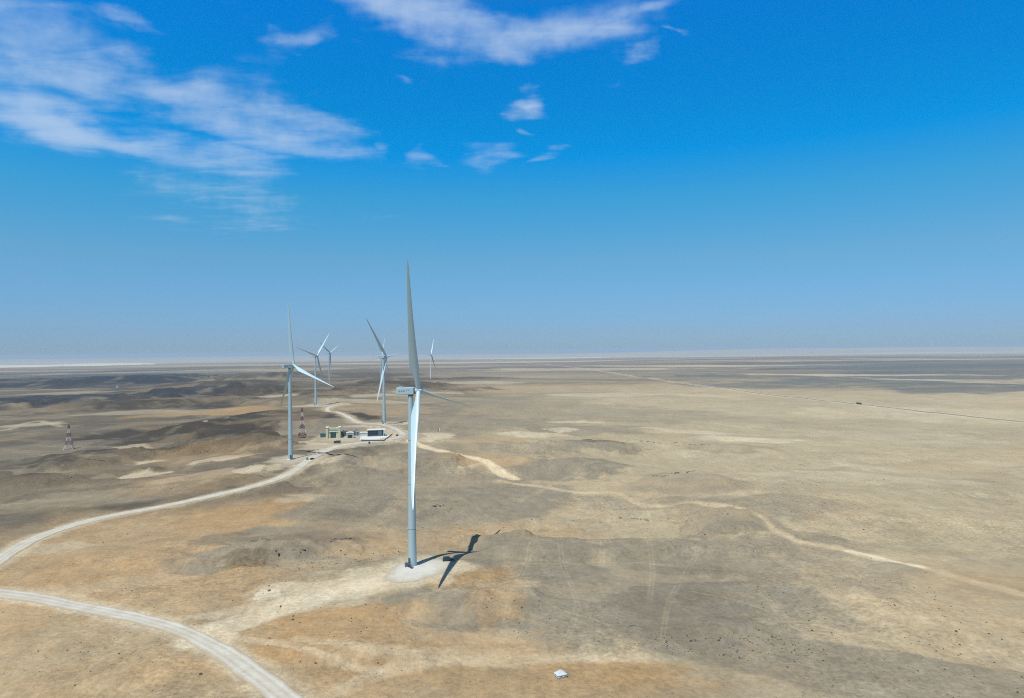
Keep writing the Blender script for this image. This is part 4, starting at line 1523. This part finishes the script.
def tent():
    p = at(560.5, 676.5)
    r = thing('white_tent', 'small white hipped tent with a dark opening on the orange sand, near the photo bottom', 'tent', p, radians(24))
    hx, hy, e, top = 1.75, 1.5, 1.1, 2.5
    n = 14
    vs, fs = [], []
    for j in range(n + 1):
        for i in range(n + 1):
            u, v = i / n * 2 - 1, j / n * 2 - 1
            q = max(abs(u), abs(v))
            z = e + (top - e) * (1 - q) ** 1.15 - .10 * (1 - abs(abs(u) - abs(v))) * 0 - .05 * sin(pi * (u + 1) / 2 * 3) ** 2 * (q > .9)
            z -= .06 * sin(pi * min(1, q * 1.2)) * (1 - abs(min(abs(u), abs(v)) / max(q, .01)))
            vs.append((u * (hx + .1), v * (hy + .1), z))
    for j in range(n):
        for i in range(n):
            k = j * (n + 1) + i
            fs.append((k, k + 1, k + n + 2, k + n + 1))
    m = MB(); m.add(vs, fs, False)
    o = m.build('canopy', M_TARP, r)
    so = o.modifiers.new('thickness', 'SOLIDIFY'); so.thickness = .03
    # walls sag a little between their poles; the right side stands open
    for pts in (((-hx, -hy), (hx, -hy)), ((-hx, hy), (-hx, -hy)), ((hx, hy), (-hx, hy)), ((hx, .35), (hx, hy))):
        (xa, ya), (xb, yb) = pts
        vs, fs = [], []
        k = 12
        for i in range(k + 1):
            t = i / k
            w = .07 * sin(pi * t * 4)
            nx, ny = (yb - ya), -(xb - xa)
            ln = hypot(nx, ny)
            for z, f in ((-.2, 1.6), (.5, 1.0), (e - .02, .3)):
                vs.append((xa + (xb - xa) * t + nx / ln * w * f, ya + (yb - ya) * t + ny / ln * w * f, z))
        for i in range(k):
            for q in range(2):
                fs.append((i * 3 + q, i * 3 + 3 + q, i * 3 + 4 + q, i * 3 + 1 + q))
        m = MB(); m.add(vs, fs, True)
        o = m.build('wall', M_TARP, r)
        so = o.modifiers.new('thickness', 'SOLIDIFY'); so.thickness = .02
    for x in (-hx + .05, hx - .05):
        for y in (-hy + .05, hy - .05):
            m = MB(); m.tube((x, y, -.2), (x, y, e), .035, n=8); m.build('pole', M_DARKMETAL, r)
    m = MB(); m.box(hx - .5, hx - .1, -1.2, .3, 0, .8, .04); m.build('filler', M_DARKMETAL, r, label='dark crate in the opening')  # dark box filling the lower part of the open side
    for y0, x1, a in ((-.9, 3.1, .1), (.2, 3.4, .3)):
        m = MB(); m.box(-.8, .8, -.09, .09, 0, .06)
        o = m.build('board', M_WOOD, r)
        o.matrix_local = Matrix.Translation((x1 - .8, y0, .06)) @ Matrix.Rotation(a, 4, 'Z') @ Matrix.Rotation(-.05, 4, 'Y')


tent()


def hut():
    p = at(117, 387.6)
    r = thing('white_hut', 'tiny white hut far away among the dark hills at the left', 'hut', p, radians(20))
    m = MB(); m.box(-3.4, 3.4, 0, 6, -1, 4.6); m.build('wall', M_WHITEPAINT, r)
    m = MB(); m.prism([(-3.8, 4.605), (3.8, 4.605), (0, 6.2)], -.4, 6.4); m.build('roof', M_WHITEPAINT, r)
    m = MB(); m.box(-.7, .7, -.06, -.003, 0, 2.3); m.build('door', M_DARKMETAL, r)


hut()


def rock_bm(mb, c, sx, sy, sz, rnd):
    bm = bmesh.new()
    bmesh.ops.create_icosphere(bm, subdivisions=2, radius=1)
    a, b, cc = rnd.uniform(0, 9), rnd.uniform(0, 9), rnd.uniform(0, 9)
    rz = rnd.uniform(0, pi)
    for v in bm.verts:
        k = 1 + .22 * sin(3.1 * v.co.x + a) * sin(2.7 * v.co.y + b) + .12 * sin(6 * v.co.z + cc) + rnd.uniform(-.1, .1)
        v.co *= k
        v.co.z = max(min(v.co.z, .75), -.6)
    bm.verts.index_update()
    M = Matrix.Translation(c) @ Matrix.Rotation(rz, 4, 'Z') @ Matrix.Diagonal((sx, sy, sz, 1))
    mb.add([v.co.copy() for v in bm.verts], [[v.index for v in f.verts] for f in bm.faces], M=M)
    bm.free()


rnd = random.Random(11)
p = at(269.2, 590.8)
mb = MB(); rock_bm(mb, (0, 0, .2), .95, .6, .55, rnd)
o = mb.build('boulder', M_ROCK, loc=p)
tag(o, 'dark boulder lying alone on the pale chalky mound', 'boulder')

LEDGES = [  # dark rocks standing in for the shadow lines of small ledges
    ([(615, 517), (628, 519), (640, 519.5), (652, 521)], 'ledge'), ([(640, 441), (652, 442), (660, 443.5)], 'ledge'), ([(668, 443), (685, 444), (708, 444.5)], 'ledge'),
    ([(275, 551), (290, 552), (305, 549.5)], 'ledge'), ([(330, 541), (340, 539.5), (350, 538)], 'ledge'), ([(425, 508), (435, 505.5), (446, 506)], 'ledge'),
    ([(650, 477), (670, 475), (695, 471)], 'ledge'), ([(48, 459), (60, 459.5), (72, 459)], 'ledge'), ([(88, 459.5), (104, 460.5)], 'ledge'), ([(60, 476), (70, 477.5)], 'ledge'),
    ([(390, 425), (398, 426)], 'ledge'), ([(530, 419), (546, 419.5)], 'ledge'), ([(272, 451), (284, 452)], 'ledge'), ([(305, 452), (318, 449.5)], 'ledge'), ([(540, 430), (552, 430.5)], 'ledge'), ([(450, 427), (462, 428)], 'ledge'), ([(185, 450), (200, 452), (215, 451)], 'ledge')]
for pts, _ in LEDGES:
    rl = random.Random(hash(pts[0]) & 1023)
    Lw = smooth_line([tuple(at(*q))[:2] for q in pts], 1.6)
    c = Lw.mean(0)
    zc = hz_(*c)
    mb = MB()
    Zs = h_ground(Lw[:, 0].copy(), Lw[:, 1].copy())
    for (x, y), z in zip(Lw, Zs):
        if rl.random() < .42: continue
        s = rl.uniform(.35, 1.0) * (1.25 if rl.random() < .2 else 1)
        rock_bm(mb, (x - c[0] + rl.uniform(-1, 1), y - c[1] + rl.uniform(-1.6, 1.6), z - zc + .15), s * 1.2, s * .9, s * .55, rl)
    mb.build('ledge_shade_rocks', M_ROCK, loc=(c[0], c[1], zc), kind='structure')


def scatter(name, n, regions, smin, smax, material, seed, flat):
    rl = random.Random(seed)
    pts = []
    for cx, cy, rx, ry, k in regions:
        e = ell(cx, cy, rx, ry)
        for _ in range(k):
            a, q = rl.uniform(0, 2 * pi), rl.random() ** .6
            u, v = e[2] * q * cos(a), e[3] * q * sin(a)
            pts.append((e[0] + u * cos(e[4]) + v * sin(e[4]), e[1] - u * sin(e[4]) + v * cos(e[4])))
    P = np.array(pts)
    # thin out into drifts
    keep = fbm(P[:, 0], P[:, 1], 60, 4, None, seed) > -0.05
    for L_, _, w_ in ROADL.values():
        D, _t = line_dist(P[:, 0], P[:, 1], L_, 12)
        keep &= D > w_ / 2 + 1
    P = P[keep]
    Z = h_ground(P[:, 0].copy(), P[:, 1].copy())
    vs, fs = [], []
    for (x, y), z in zip(P, Z):
        s = rl.uniform(smin, smax) * (1.6 if rl.random() < .06 else 1)
        nb = 7
        base = len(vs)
        for ring, (rr, zz) in enumerate(((1.0, -.1), (.85, .45), (.3, .8))):
            for k in range(nb):
                a = 2 * pi * k / nb + ring * .3
                q = s * rr * rl.uniform(.6, 1.25)
                vs.append((x + q * cos(a), y + q * sin(a), z + s * flat * zz * rl.uniform(.8, 1.3)))
        for i in range(2):
            for k in range(nb):
                fs.append((base + i * nb + k, base + i * nb + (k + 1) % nb, base + (i + 1) * nb + (k + 1) % nb, base + (i + 1) * nb + k))
        fs.append([base + 2 * nb + k for k in range(nb)])
    m = MB(); m.add(vs, fs)
    return m.build(name, material, kind='stuff')


REG = [(820, 530, 170, 60, 420), (700, 640, 160, 14, 320), (680, 500, 120, 25, 220), (880, 640, 160, 60, 260), (640, 530, 120, 20, 200), (560, 500, 120, 40, 220), (440, 530, 80, 24, 160),
       (320, 560, 80, 8, 160), (120, 640, 200, 70, 160), (560, 620, 90, 40, 160), (850, 470, 200, 30, 260), (200, 520, 160, 30, 120), (100, 470, 140, 30, 200), (350, 640, 90, 40, 90)]
scatter('desert_scrub', 0, [(a, b, c, d, int(k * .45)) for a, b, c, d, k in REG], .16, .42, M_SCRUB, 21, .9)
scatter('loose_stones', 0, [(a, b, c, d, k // 2) for a, b, c, d, k in REG], .14, .38, M_ROCK, 44, .6)
